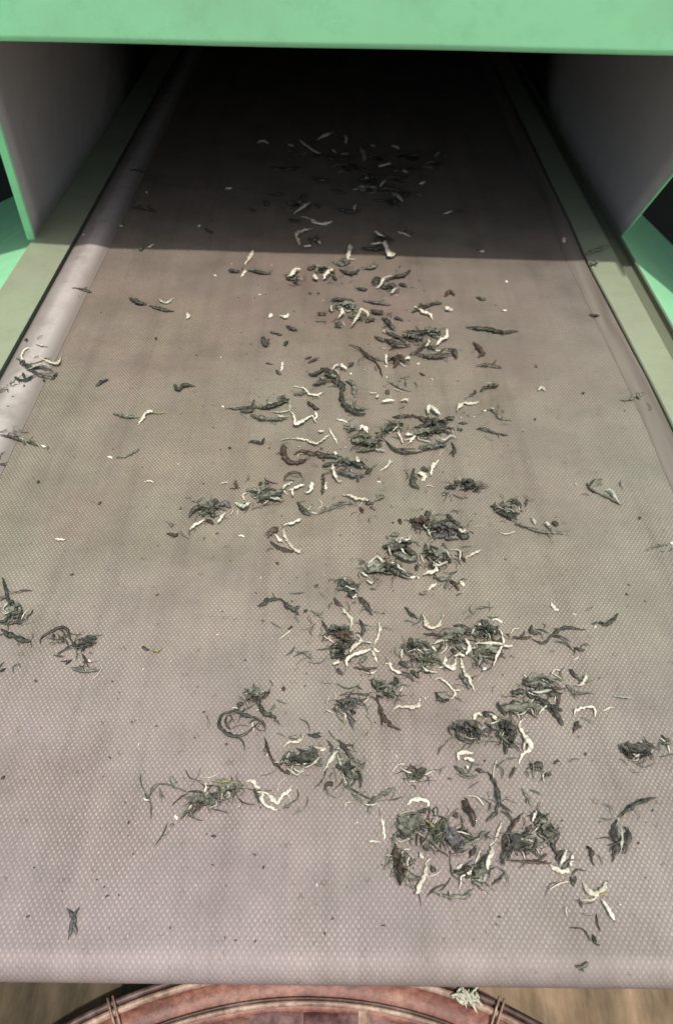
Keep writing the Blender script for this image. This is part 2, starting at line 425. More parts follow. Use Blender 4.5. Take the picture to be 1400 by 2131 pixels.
def bamboo(name, cols, rough=0.38):
    m, t, b = mat(name, cols[0], rough, 0, 0.5)
    p = geo_pos(t); n = noise_node(t, 40, 5, 0.6, p)
    c = ramp(t, n.outputs[0], [(0.3, cols[0]), (0.5, cols[1]), (0.72, cols[2])])
    t.links.new(c.outputs[0], b.inputs["Base Color"]); bump(t, b, n.outputs[0], 0.3, 0.001)
    return m
def _fib(m):
    t = m.node_tree; b = t.nodes["Principled BSDF"]; src = b.inputs["Base Color"].links[0].from_socket
    n = noise_node(t, 170, 5, 0.75, geo_pos(t)); c = ramp(t, n.outputs[0], [(0.35, (0.45, 0.42, 0.40)), (0.6, (1, 1, 1))])
    t.links.new(mixc(t, 1.0, src, c.outputs[0], "MULTIPLY"), b.inputs["Base Color"]); b.inputs["Roughness"].default_value = 0.55
    return m
BAM_DK = bamboo("dark_rim_bamboo", [(0.035, 0.018, 0.015), (0.08, 0.045, 0.04), (0.20, 0.15, 0.14)])
BAM_RED = bamboo("reddish_bamboo", [(0.12, 0.045, 0.035), (0.24, 0.10, 0.075), (0.36, 0.18, 0.13)])
BAM_LT = bamboo("pale_bamboo", [(0.20, 0.13, 0.10), (0.36, 0.25, 0.19), (0.52, 0.39, 0.31)])
BAM_BASE = [bamboo("woven_splint", [(0.08, 0.045, 0.05), (0.17, 0.10, 0.105), (0.32, 0.21, 0.20)]),
            bamboo("woven_splint_light", [(0.16, 0.09, 0.08), (0.29, 0.17, 0.145), (0.48, 0.31, 0.26)])]
for _m in (BAM_DK, BAM_RED, BAM_LT, *BAM_BASE): _fib(_m)
ZT = -0.31
RT = 0.388
top = at(648, 2003, ZT)
cx, cy = top.x, top.y - RT
tray = empty("bamboo_tray", (cx, cy, ZF + 0.003))
tag(tray, "round reddish bamboo winnowing tray on the floor beneath the end of the belt", "tray")
def ring(name, prof, m, parent, n=160, closed=True):
    v, f = [], []; k = len(prof)
    for i in range(n):
        a = 2 * math.pi * i / n; jr = 0.0012 * mn.noise(Vector((math.cos(a) * 3, math.sin(a) * 3, 1)))
        for r, z in prof: v.append(((r + jr) * math.cos(a), (r + jr) * math.sin(a), z))
    for i in range(n):
        for j in range(k if closed else k - 1):
            a, b_ = i * k + j, i * k + (j + 1) % k
            c_, d = ((i + 1) % n) * k + (j + 1) % k, ((i + 1) % n) * k + j
            f.append((a, b_, c_, d))
    return mesh(name, v, f, m, parent, True)
def circ(r0, z0, ra, rb=None, n=10):
    rb = rb or ra
    return [(r0 + ra * math.cos(2 * math.pi * k / n), z0 + rb * math.sin(2 * math.pi * k / n)) for k in range(n)]
zt = ZT - (ZF + 0.003)
ring("outer_hoop", circ(RT, zt, 0.0035, 0.005), BAM_DK, tray)
ring("outer_hoop", circ(RT - 0.0075, zt + 0.003, 0.003, 0.004), BAM_LT, tray)
ring("rim_band", [(RT - 0.011, zt - 0.001), (RT - 0.025, zt - 0.004), (RT - 0.026, zt - 0.006), (RT - 0.012, zt - 0.03), (RT - 0.002, zt - 0.03), (RT - 0.002, zt - 0.004)], BAM_RED, tray)
ring("inner_hoop", circ(RT - 0.0275, zt - 0.004, 0.0013, 0.002), BAM_DK, tray)
ring("inner_hoop", circ(RT - 0.0305, zt - 0.006, 0.0022, 0.003), BAM_LT, tray)
ring("tray_wall", [(RT - 0.032, zt - 0.006), (RT - 0.036, zt - 0.022), (RT - 0.033, zt - 0.022), (RT - 0.029, zt - 0.008)], BAM_RED, tray)
# woven base: real over-under splints
Rb = RT - 0.034
zb = zt - 0.016
def splint(k, horiz):
    wS = 0.034; pos = -Rb + 0.02 + k * 0.0375 + (0.008 if not horiz else 0)
    if abs(pos) > Rb - 0.004: return
    L = math.sqrt(Rb * Rb - pos * pos)
    v, f = [], []; n = 60
    for i in range(n + 1):
        s_ = -L + 2 * L * i / n
        ph = math.cos(math.pi * (s_ + Rb - 0.02) / 0.0375 + math.pi * (k % 2) + (0 if horiz else math.pi))
        z = zb + 0.0022 * ph
        for u in (-0.5, -0.25, 0.25, 0.5):
            zz = z + (0.0006 if abs(u) < 0.4 else 0)
            v.append((s_, pos + u * wS, zz) if horiz else (pos + u * wS, s_, zz))
    for i in range(n):
        for j in range(3):
            a = i * 4 + j; f.append((a, a + 1, a + 5, a + 4))
    o = mesh("woven_splint", v, f, BAM_BASE[(k * 7 + (3 if horiz else 0)) % 3 % 2], tray, True)
    sm = o.modifiers.new("s", 'SOLIDIFY'); sm.thickness = 0.001
for k in range(20):
    splint(k, True); splint(k, False)
ring("base_liner", [(0.001, zb - 0.006), (Rb + 0.004, zb - 0.006)], BAM_RED, tray, closed=False)
# lashings round the rim
def lashing(px, py, m):
    q = at(px, py, ZT); a = math.atan2(q.y - cy, q.x - cx)
    for da in (-0.0055, 0.0055):
        v, f = [], []; n = 10
        pr = [(RT + 0.006, zt - 0.002), (RT + 0.004, zt + 0.008), (RT - 0.008, zt + 0.010), (RT - 0.02, zt + 0.003), (RT - 0.034, zt + 0.002), (RT - 0.04, zt - 0.004), (RT - 0.041, zt - 0.015)]
        for r, z in pr:
            for u in (-0.0028, 0.0, 0.0028):
                aa = a + da + u
                v.append((r * math.cos(aa), r * math.sin(aa), z + (0.001 if u == 0 else 0)))
        for i in range(len(pr) - 1):
            for j in range(2):
                k = i * 3 + j; f.append((k, k + 1, k + 4, k + 3))
        o = mesh("lashing", v, f, m, tray, True)
        sm = o.modifiers.new("s", 'SOLIDIFY'); sm.thickness = 0.001
for px, py in ((238, 2105), (1040, 2090), (-60, 2300), (1290, 2260)): lashing(px, py, BAM_LT)
# pale spine across the tray
o = mesh("spine", [(x, y, z) for y in (-Rb, Rb) for x, z in ((0.038, zb + 0.003), (0.040, zb + 0.007), (0.047, zb + 0.008), (0.050, zb + 0.003))],
         [(0, 1, 5, 4), (1, 2, 6, 5), (2, 3, 7, 6)], BAM_LT, tray)

# ------------------------------------------------------------------ tea
rnd = random.Random(5)
def catmull(P, n):
    P = [P[0] * 2 - P[1]] + list(P) + [P[-1] * 2 - P[-2]]
    L = [(P[i + 1] - P[i]).length for i in range(1, len(P) - 2)]
    T = sum(L) or 1e-6; out = []
    for k in range(n + 1):
        s = T * k / n; i = 0
        while i < len(L) - 1 and s > L[i]: s -= L[i]; i += 1
        u = min(1, s / max(L[i], 1e-9)); a, b_, c_, d = P[i:i + 4]
        out.append(0.5 * ((2 * b_) + (c_ - a) * u + (2 * a - 5 * b_ + 4 * c_ - d) * u * u + (3 * b_ - a - 3 * c_ + d) * u ** 3))
    return out, T
def sweep(pts, r0, seed, sides=7, rough=1.0, flat=0.7, tip=0.25):
    """irregular twisted, tapering strand; returns verts, faces"""
    n = len(pts) - 1; vs, fs = [], []
    up = Vector((0, 0, 1)); tw = rnd.uniform(-1, 1) * 9; ph = rnd.uniform(0, 6.28)
    for i, p in enumerate(pts):
        s = i / n
        tng = (pts[min(i + 1, n)] - pts[max(i - 1, 0)]).normalized()
        sd_ = tng.cross(up)
        sd_ = sd_.normalized() if sd_.length > 1e-4 else Vector((1, 0, 0))
        nu = sd_.cross(tng).normalized()
        e = min(s, 1 - s) * 2
        r = r0 * (tip + (1 - tip) * min(1, (e * 1.8)) ** 0.7) * (1 + 0.38 * rough * mn.noise(Vector((s * 7 * max(1, n / 16), seed, 0))))
        for k in range(sides):
            a = 2 * math.pi * k / sides; b2 = a + tw * s + ph
            rr = r * (1 + 0.22 * rough * math.cos(2 * b2) + 0.12 * rough * math.cos(3 * b2 + 1))
            vs.append(p + sd_ * (rr * math.cos(a)) + nu * (rr * flat * math.sin(a)))
    for i in range(n):
        for k in range(sides):
            a, b_ = i * sides + k, i * sides + (k + 1) % sides
            fs.append((a, b_, b_ + sides, a + sides))
    fs.append(tuple(range(sides - 1, -1, -1))); fs.append(tuple(range(n * sides, (n + 1) * sides)))
    return vs, fs
ALL = []          # records for the labels
LEVEL = {}        # how many pieces already lie near a spot
def surf_z(x):
    return 0.0055 * max(0, 1 - abs((x - (XL + 0.023)) / 0.021)) if XL < x < XL + 0.046 else 0.0
def strand(kind, wpx, pix, zone):
    cyy = sum(p[1] for p in pix) / len(pix); cxx = sum(p[0] for p in pix) / len(pix)
    r = 0.5 * wpx / ppm(cyy) * (0.86 if kind == 'w' else 0.92)
    key = (int(cxx // 45), int(cyy // 40)); lv = LEVEL.get(key, 0); LEVEL[key] = lv + 1
    z0 = r * 0.8 + min(lv, 3) * 0.0011 + (0.0012 if kind in 'wp' and lv else 0)
    for lx, ly, lw in LEAVES:                     # lies on top of a leaf heap
        if math.hypot(lx - cxx, (ly - cyy) * 1.3) < 38 and kind in 'wpy': z0 = max(z0, r + 0.28 * lw / ppm(ly))
    if len(pix) == 2: pix = [pix[0], ((pix[0][0] + pix[1][0]) / 2 + rnd.uniform(-1.5, 1.5), (pix[0][1] + pix[1][1]) / 2 + rnd.uniform(-1.5, 1.5)), pix[1]]
    m = len(pix); P = []
    for i, (x, y) in enumerate(pix):
        s = i / (m - 1); arch = math.sin(math.pi * s) * rnd.uniform(0.1, 1.0) * min(0.004, 0.18 * sum(math.dist(pix[k], pix[k + 1]) for k in range(m - 1)) / ppm(cyy))
        q = at(x, y, z0 + arch); q = at(x, y, z0 + arch + surf_z(q.x)); P.append(q)
    T0 = sum((P[i + 1] - P[i]).length for i in range(m - 1))
    n = int(min(48, max(10, T0 / 0.0009)))
    pts, T = catmull(P, n)
    sc = rnd.uniform(0, 50)
    for i, p in enumerate(pts):      # wrinkled line
        nv = mn.noise_vector(Vector((i * 0.45, sc, 0))); p += Vector((nv.x, nv.y, nv.z * 0.6)) * r * (0.8 if kind == 'w' else 0.8)
        if p.z < r * 0.5: p.z = r * 0.5
    v, f = sweep(pts, r * (rnd.uniform(0.78, 1.12) if kind == 'w' else 1), sc, 7, 1.5, 0.6, 0.16)
    # dark shoots often end in a split second leaf
    if kind in 'dgbov' and T > 0.009 and rnd.random() < 0.6:
        k = rnd.randint(int(n * 0.3), int(n * 0.7)); base = pts[k]
        tng = (pts[min(k + 1, n)] - pts[k - 1]).normalized(); a = rnd.choice((-1, 1)) * rnd.uniform(0.35, 1.0)
        d = Vector((tng.x * math.cos(a) - tng.y * math.sin(a), tng.x * math.sin(a) + tng.y * math.cos(a), 0.15)).normalized()
        ln = T * rnd.uniform(0.2, 0.4); B = [base, base + d * ln * 0.5 + Vector((0, 0, 0.0006)), base + d * ln + Vector((-d.y, d.x, 0)) * ln * rnd.uniform(-0.3, 0.3)]
        bp, _ = catmull(B, 8); v2, f2 = sweep(bp, r * 0.6, sc + 9, 6, 1.3, 0.6, 0.2)
        o0 = len(v); v += v2; f += [tuple(i + o0 for i in ff) for ff in f2]
    fm = None; ms = None
    if kind == 'w':                               # green-brown stalk end, frayed tip
        fm = [0] * len(f); per = 7; cut = int(n * rnd.uniform(0.0, 0.20)); e_ = rnd.random() < 0.5
        for i in range(n * per):
            k = i // per
            if (k < cut if e_ else k >= n - cut): fm[i] = 1
        ms = [M['w'], M[rnd.choice('pppyg')]]
        if T > 0.008 and rnd.random() < 0.6:
            k = rnd.choice((1, n - 2)) if rnd.random() < 0.6 else rnd.randint(2, n - 3); base = pts[k]; tng = (pts[k + 1] - pts[k - 1]).normalized() * (-1 if k < n / 2 else 1)
            a = rnd.choice((-1, 1)) * rnd.uniform(0.25, 0.8); d = Vector((tng.x * math.cos(a) - tng.y * math.sin(a), tng.x * math.sin(a) + tng.y * math.cos(a), 0.1)); ln = T * rnd.uniform(0.12, 0.28)
            bp, _ = catmull([base, base + d * ln * 0.5, base + d * ln + Vector((-d.y, d.x, 0)) * ln * 0.25], 7); v2, f2 = sweep(bp, r * 0.45, sc + 3, 6, 1.3, 0.6, 0.15)
            o0 = len(v); v += v2; f += [tuple(i + o0 for i in ff) for ff in f2]; fm += [rnd.choice((0, 1))] * len(f2)
    finish("tea_tip" if kind in 'wp' else "tea_strand", kind, v, f, pix, zone, T, 'pale' if kind in 'wp' else 'dark', ms, fm)
def leaf(kind, wpx, pix, zone):
    """a withered shoot: torn, crumpled leaf ribbons and stems matted together, one mesh"""
    cyy = sum(p[1] for p in pix) / len(pix); W = 1.12 * wpx / ppm(cyy)
    if len(pix) == 2: pix = [pix[0], ((pix[0][0] + pix[1][0]) / 2, (pix[0][1] + pix[1][1]) / 2 - 2), pix[1]]
    P = [at(x, y, 0.0014) for x, y in pix]; spine, T = catmull(P, 16)
    up = Vector((0, 0, 1)); V, F, FM = [], [], []
    def addp(v, f, mi):
        o0 = len(V); V.extend(v); F.extend([tuple(i + o0 for i in ff) for ff in f]); FM.extend([mi] * len(f))
    for rb in range(rnd.randint(4, 6)):           # torn ribbons
        i0 = rnd.randint(0, 7); i1 = rnd.randint(i0 + 5, 16); sub = spine[i0:i1 + 1]; m = len(sub) - 1
        off = rnd.uniform(-0.34, 0.34) * W; dz = 0.0004 + rb * 0.0009; sc = rnd.uniform(0, 90); w_ = W * rnd.uniform(0.22, 0.42)
        v, f = [], []; nv = 6; ang = rnd.uniform(-0.5, 0.5)
        for i, p in enumerate(sub):
            s_ = i / m; tng = (sub[min(i + 1, m)] - sub[max(i - 1, 0)]).normalized(); side = tng.cross(up).normalized()
            wig = mn.noise_vector(Vector((s_ * 4, sc, 3))) * W * 0.35
            for j in range(nv):
                u = -1 + 2 * j / (nv - 1)
                ww = w_ * (0.3 + 0.7 * math.sin(math.pi * (0.1 + 0.8 * s_))) * (1 + 0.6 * mn.noise(Vector((s_ * 9, sc, u))))
                roll = ang + 2.2 * mn.noise(Vector((s_ * 3.5, sc, 8)))
                q = p + side * (off + u * ww * math.cos(roll) + wig.x + s_ * ang * W * 0.3) + up * (dz + abs(wig.z) * 0.45 + (u * math.sin(roll) + u * u * 0.5) * ww * 0.5)
                q = q + Vector(mn.noise_vector(Vector((s_ * 11, u * 3, sc)))) * W * 0.10
                q.z = max(q.z, 0.0004); v.append(q)
        for i in range(m):
            for j in range(nv - 1):
                a = i * nv + j; f.append((a, a + 1, a + nv + 1, a + nv)); f.append((a + nv, a + nv + 1, a + 1, a))
        th = [q + Vector((0, 0, -0.0003)) for q in v]
        top = [ff for k_, ff in enumerate(f) if k_ % 2 == 0]; bot = [tuple(i + len(v) for i in reversed(ff)) for ff in top]
        addp(v + th, top + bot, rnd.choice((0, 0, 1)))
    for st in range(rnd.randint(8, 12)):           # stems and rolled slivers wound through it
        c = spine[rnd.randint(1, 15)] + Vector((rnd.gauss(0, W * 0.30), rnd.gauss(0, W * 0.30), rnd.uniform(0.0003, 0.0026)))
        a = rnd.uniform(0, 6.28) if rnd.random() < 0.5 else math.atan2(spine[-1].y - spine[0].y, spine[-1].x - spine[0].x) + rnd.gauss(0, 0.5)
        L = max(0.006, W * rnd.uniform(0.7, 1.5)); d = Vector((math.cos(a), math.sin(a), rnd.uniform(-0.1, 0.15))); sdv = Vector((-d.y, d.x, 0)) * rnd.uniform(-0.45, 0.45) * L
        B = [c - d * L / 2, c - d * L / 6 + sdv, c + d * L / 5 + sdv * 0.6 + up * 0.0008, c + d * L / 2]
        for p in B: p.z = max(p.z, 0.0005)
        bp, _ = catmull(B, 12); v2, f2 = sweep(bp, rnd.uniform(0.0004, 0.0010), rnd.uniform(0, 99), 6, 1.5, 0.65, 0.25)
        addp(v2, f2, rnd.choice((0, 1, 1, 2)))
    other = {'d': 'g', 'g': 'd', 'v': 'd', 'o': 'g', 'b': 'd'}[kind]
    finish("tea_leaf", kind, V, F, pix, zone, T, 'leaf', mats=[M[kind], M[other], M['p' if kind == 'g' else 'd']], fm=FM)
def crumb(kind, wpx, x, y, zone):
    r = 0.5 * wpx / ppm(y); c = at(x, y, r * 0.6); c.z += surf_z(c.x)
    a0 = rnd.uniform(0, 6.28); v, f = [], []; e = rnd.uniform(1.0, 1.7); sc = rnd.uniform(0, 90)
    for i in range(1, 6):
        th = math.pi * i / 6
        for k in range(8):
            ph = 2 * math.pi * k / 8
            d = Vector((math.sin(th) * math.cos(ph) * e, math.sin(th) * math.sin(ph) * 0.8, math.cos(th) * 0.6))
            d *= r * (1 + 0.5 * mn.noise(d * 1.7 + Vector((sc, 0, 0))))
            v.append(c + Vector((d.x * math.cos(a0) - d.y * math.sin(a0), d.x * math.sin(a0) + d.y * math.cos(a0), d.z)))
    for i in range(4):
        for k in range(8):
            a, b_ = i * 8 + k, i * 8 + (k + 1) % 8; f.append((a, b_, b_ + 8, a + 8))
    f += [tuple(range(7, -1, -1)), tuple(range(32, 40))]
    finish("tea_crumb", kind, v, f, [(x, y)], zone, 2 * r, 'crumb')
def finish(name, kind, v, f, pix, zone, T, cls, mats=None, fm=None):
    c = Vector((0, 0, 0))
    for q in v: c += q
    c /= len(v); c.z = min(q.z for q in v)
    o = mesh(name, [q - c for q in v], f, M[kind], None, True, c, mats, fm)
    turn = 0
    for i in range(1, len(pix) - 1):
        a = Vector((pix[i][0] - pix[i - 1][0], pix[i][1] - pix[i - 1][1])); b_ = Vector((pix[i + 1][0] - pix[i][0], pix[i + 1][1] - pix[i][1]))
        if a.length > 0 and b_.length > 0: turn += abs(a.angle(b_))
    ALL.append(dict(o=o, k=kind, x=sum(p[0] for p in pix) / len(pix), y=sum(p[1] for p in pix) / len(pix), T=T, turn=turn, zone=zone, cls=cls, n=name))
    return o

ZONES = {}
ZONES['hood'] = ("in the dark under the hood", [
 ('w',6,[(535,296),(548,293),(560,299)]),('w',7,[(622,290),(640,304),(662,318),(670,313)]),('w',7,[(660,290),(675,282),(688,276)]),
 ('w',7,[(718,281),(720,288),(719,298)]),('p',6,[(710,320),(725,322)]),('p',6,[(750,308),(756,320),(758,335)]),
 ('w',7,[(788,347),(803,342),(815,340)]),('w',6,[(815,303),(832,309)]),('p',6,[(790,388),(797,380),(803,376)]),('p',7,[(815,400),(828,408),(838,420)]),
 ('w',6,[(870,384),(878,380),(885,378)]),('d',9,[(720,340),(750,350),(780,360)]),('d',10,[(740,375),(765,370),(800,365)]),('d',9,[(800,350),(840,355),(870,345)]),
 ('d',10,[(780,395),(810,392),(850,402)]),('d',9,[(640,320),(700,330),(740,325)]),('d',8,[(830,380),(850,365)]),('d',10,[(840,408),(852,400)]),
 ('d',8,[(600,318),(625,328)]),('Ld',16,[(760,330),(800,340)]),('Ld',16,[(700,345),(740,360)]),('d',8,[(770,415),(800,418),(830,412)]),
 ('Ld',18,[(810,375),(850,385)]),('Lg',16,[(740,395),(790,400)]),('Ld',16,[(820,330),(870,335)]),('Ld',16,[(880,350),(915,345)]),('d',8,[(560,345),(600,352),(630,346)]),('d',8,[(650,370),(690,375)]),
 ('g',8,[(860,400),(880,408)]),('d',8,[(900,320),(925,318)]),('p',5,[(770,300),(782,306)]),('p',5,[(838,352),(850,360)]),('p',5,[(905,325),(915,315)]),('p',5,[(690,310),(700,318)]),
 ('p',6,[(755,365),(770,372)]),('p',5,[(598,300),(612,305)]),('d',8,[(690,395),(720,402)]),('d',9,[(760,385),(782,378)])])
ZONES['shade'] = ("in the shade before the sunlit belt", [
 ('w',6,[(612,444),(630,430),(645,420)]),('w',8,[(645,455),(655,462),(672,466),(692,460)]),('w',10,[(625,510),(617,492),(622,482),(638,478),(652,474)]),
 ('w',6,[(632,512),(648,512)]),('w',6,[(662,500),(667,508)]),('w',6,[(735,440),(738,430),(742,425)]),('w',7,[(780,480),(790,488),(805,494)]),
 ('w',5,[(825,482),(840,486),(855,493)]),('w',6,[(772,508),(785,506),(795,505)]),('w',9,[(800,500),(802,512),(812,532),(826,524)]),
 ('w',8,[(728,508),(727,520),(722,545)]),('d',9,[(548,418),(556,424),(562,421)]),('d',8,[(522,435),(532,438)]),('d',9,[(655,425),(668,432)]),
 ('d',6,[(590,420),(620,428)]),('d',7,[(600,455),(625,460)]),('d',9,[(640,495),(655,500),(660,490)]),('d',7,[(840,480),(858,484)]),
 ('d',9,[(750,515),(775,518),(800,516)]),('d',6,[(262,355),(290,355),(305,360)]),('d',8,[(275,432),(300,432),(325,440)]),('d',6,[(425,475),(445,487)]),
 ('w',5,[(308,515),(322,508)]),('d',6,[(288,520),(300,515)]),('w',5,[(470,393),(485,391)]),('w',6,[(922,445),(942,440)]),('w',7,[(1172,505),(1173,494)]),
 ('w',6,[(305,400)]),('w',5,[(253,470)]),('w',5,[(175,490)]),('w',6,[(415,470)]),('w',8,[(1003,523)]),('d',9,[(700,432),(730,440),(752,436)]),('d',8,[(560,405),(590,402)]),('d',9,[(620,412),(640,405)]),('Ld',16,[(800,425),(840,430)]),('Lg',16,[(600,428),(640,432)]),('Ld',16,[(775,500),(815,505)]),('d',6,[(945,440),(968,438)])])
ZONES['edge'] = ("at the hood shadow's front edge", [
 ('w',8,[(528,520),(518,538),(508,552)]),('w',7,[(503,575),(512,562)]),('w',6,[(448,573)]),('w',5,[(540,613)]),('w',10,[(597,575),(607,570),(615,560),(624,560)]),
 ('w',9,[(652,570),(658,580),(664,580)]),('w',9,[(672,580),(680,568),(692,558)]),('d',9,[(478,560),(500,565)]),('d',7,[(515,562),(540,566),(565,570)]),
 ('d',8,[(610,582),(620,590)]),('d',9,[(640,560),(655,552)]),('g',8,[(690,545),(715,550),(728,540)]),('g',8,[(755,560),(775,555),(785,550)]),
 ('p',5,[(783,600),(792,592),(800,578),(820,573)]),('d',11,[(776,590),(790,578)]),('d',8,[(800,585),(820,575),(838,572),(855,562)]),('p',7,[(812,610),(822,600)]),
 ('b',6,[(645,610)]),('b',6,[(663,610)]),('d',8,[(695,575),(700,582)]),('Lg',14,[(660,565),(690,570)]),('Ld',14,[(790,600),(825,604)]),('Lg',14,[(600,578),(625,582)]),('d',8,[(705,560),(730,568),(748,562)]),('d',7,[(740,598),(765,602)]),('d',7,[(830,590),(848,596)])])
ZONES['rightfar'] = ("on the belt's bare far right", [
 ('w',8,[(1053,586)]),('w',7,[(1050,646)]),('b',8,[(925,617),(935,605),(945,615)]),('g',7,[(990,618),(1005,620),(1013,622)]),
 ('d',9,[(968,680),(990,682),(1010,684),(1030,688),(1055,690),(1077,688)]),('b',10,[(985,712),(995,722),(1002,735),(994,742)]),
 ('o',5,[(990,762),(1010,757),(1030,760),(1045,766)]),('b',5,[(872,776),(885,781)]),('d',6,[(1225,655),(1248,658)]),('d',7,[(1115,762)]),('d',7,[(1213,818)]),
 ('d',6,[(1113,872)]),('p',8,[(1120,812),(1127,805),(1133,812)]),('g',9,[(1215,530),(1240,520),(1270,510)]),('g',9,[(1225,552),(1245,542)]),
 ('g',9,[(1290,832),(1310,830),(1325,822),(1345,820)]),('g',5,[(1340,835),(1355,850),(1345,858)])])
ZONES['upper'] = ("in the upper heap below the hood", [
 ('w',9,[(706,660),(712,650),(710,642)]),('w',8,[(728,680),(738,668),(745,655),(752,643),(764,650),(764,662)]),('w',4,[(690,648),(690,635)]),
 ('d',9,[(688,625),(700,622),(725,625),(738,628)]),('d',10,[(698,672),(712,675)]),('g',4,[(655,668),(680,668)]),('b',6,[(660,650),(680,652)]),
 ('d',9,[(795,660),(810,672),(822,688)]),('d',9,[(855,650),(875,640),(895,634),(910,630),(920,632)]),('w',9,[(868,640),(880,648),(893,652),(900,665)]),
 ('w',9,[(926,638),(933,644),(942,643)]),('w',9,[(907,718),(918,706),(928,700),(930,684)]),('w',5,[(885,722),(892,710),(890,705)]),
 ('w',8,[(842,748),(852,740)]),('w',6,[(870,757)]),('p',5,[(903,728),(920,730)]),('d',8,[(925,725),(942,728),(950,742),(948,746)]),
 ('d',9,[(800,690),(825,700),(845,712)]),('d',8,[(845,688),(870,690),(895,690)]),('d',10,[(800,705),(830,715),(855,718)]),('d',9,[(865,735),(890,740),(920,738),(940,735)]),
 ('d',9,[(890,718),(905,728)]),('b',7,[(818,765),(828,750),(832,742)]),('d',8,[(850,738),(870,728),(895,705)]),('g',5,[(832,785),(848,788)]),('g',5,[(805,792),(830,805),(855,815)]),
 ('b',5,[(725,717),(745,722),(765,740),(785,757),(795,785)]),('g',4,[(765,738),(785,745),(800,752)]),('w',5,[(803,736),(803,748),(804,757)]),('w',6,[(803,762)]),('w',5,[(804,785)]),
 ('g',7,[(755,625),(785,630),(815,634)]),('d',8,[(760,668),(778,664)]),('d',9,[(860,700),(880,705)]),('Ld',16,[(835,700),(870,712)]),('d',7,[(820,660),(840,668)]),('Lg',18,[(700,640),(745,648)]),('Ld',18,[(725,660),(760,668)]),('Lg',16,[(880,690),(915,700)]),('d',8,[(770,645),(800,652)]),('d',8,[(780,700),(800,712)]),('Lb',14,[(810,755),(840,748)])])
ZONES['leftspeck'] = ("on the belt's bare left half", [
 ('w',11,[(563,657)]),('w',9,[(583,657),(593,659),(601,652)]),('d',6,[(562,690),(575,694),(587,697)]),('d',7,[(595,678),(607,683),(618,688)]),('d',10,[(546,700),(552,715),(560,716)]),
 ('d',9,[(590,716),(600,710)]),('w',5,[(588,752),(587,765),(584,772)]),('d',5,[(552,755),(568,758)]),('d',6,[(575,770),(585,780)]),
 ('d',9,[(268,620),(290,628),(305,634)]),('d',8,[(310,635),(335,643),(362,648)]),('p',5,[(330,622),(345,630),(362,620)]),('w',9,[(391,651),(390,663)]),('d',7,[(325,704)]),
 ('d',7,[(200,803),(210,795),(226,788)]),('d',8,[(362,800),(372,810),(385,800),(405,803)]),('w',8,[(287,885),(300,865),(312,855),(330,862)]),('g',6,[(235,860),(262,865),(290,868)]),
 ('w',6,[(222,950),(235,953)]),('g',4,[(240,952),(265,948),(292,933)]),('d',7,[(80,1002)]),('w',5,[(300,1003),(312,1000),(322,1005)]),('d',7,[(208,1047)]),
 ('w',8,[(112,1121),(138,1122)]),('d',7,[(478,932)]),('d',7,[(518,920),(530,918),(545,920),(551,911)]),('b',6,[(635,748),(648,742)]),('b',5,[(640,755),(660,745)]),('d',6,[(150,1195)]),('d',6,[(327,1238)]),('d',6,[(75,1417)])])
ZONES['strip'] = ("in the edge strip's tangle", [
 ('w',6,[(50,752),(45,740),(55,725),(70,725)]),('d',6,[(55,705),(60,714)]),('d',7,[(35,745),(60,760),(85,765),(110,770)]),('w',6,[(80,740),(100,752),(120,755),(128,742)]),
 ('d',6,[(40,755),(75,775),(115,785)]),('d',7,[(30,785),(50,790),(75,780)]),('Lg',18,[(0,815),(25,805),(50,808)]),('p',5,[(75,715),(100,720)]),('d',7,[(92,792)]),
 ('p',6,[(60,768),(85,757),(105,762)]),('d',6,[(105,790),(120,775)]),('d',6,[(150,598),(170,602),(192,608)])])
ZONES['strip2'] = ("low on the left edge strip", [
 ('d',7,[(0,905),(20,908),(40,913),(55,925)]),('w',7,[(86,926),(98,930)]),('g',5,[(40,895),(60,900)]),('d',6,[(55,918),(80,928)]),('d',6,[(0,965),(12,968)]),('d',5,[(20,855)]),('d',5,[(30,835)])])
ZONES['midleft'] = ("in the leftmost heap at mid belt", [
 ('d',10,[(640,778),(655,778),(670,770),(685,768)]),('d',10,[(650,800),(668,797),(675,790)]),('d',12,[(690,790),(710,800),(712,825)]),('d',10,[(708,815),(715,840),(745,860),(760,860)]),
 ('d',8,[(640,835),(655,848),(665,852)]),('d',12,[(670,765),(690,775),(700,785)]),('w',7,[(625,806),(633,808),(645,820),(660,822),(675,815)]),
 ('d',7,[(470,850),(500,850),(530,848),(560,848),(590,842)]),('d',11,[(540,850),(560,845),(580,838),(600,830)]),('d',10,[(585,825),(600,838)]),
 ('p',5,[(604,832),(603,848),(598,855),(580,857),(560,858)]),('w',8,[(603,855),(612,865),(616,882),(630,875),(648,865),(655,873)]),('p',6,[(575,864),(595,866)]),
 ('g',8,[(520,862),(540,868),(570,872),(600,870)]),('w',6,[(464,846)]),('w',6,[(692,768),(700,760),(705,758)]),('w',7,[(708,757),(715,762),(722,768)]),('w',7,[(730,778)]),
 ('Ld',20,[(665,790),(700,785)]),('g',10,[(720,790),(735,800),(738,825)]),('d',8,[(725,762),(735,755)]),('w',5,[(655,873),(658,865),(655,855)]),('g',7,[(610,820),(640,815)]),
 ('w',7,[(714,833)]),('g',8,[(735,845),(760,850)]),('d',9,[(500,856),(530,852)])])
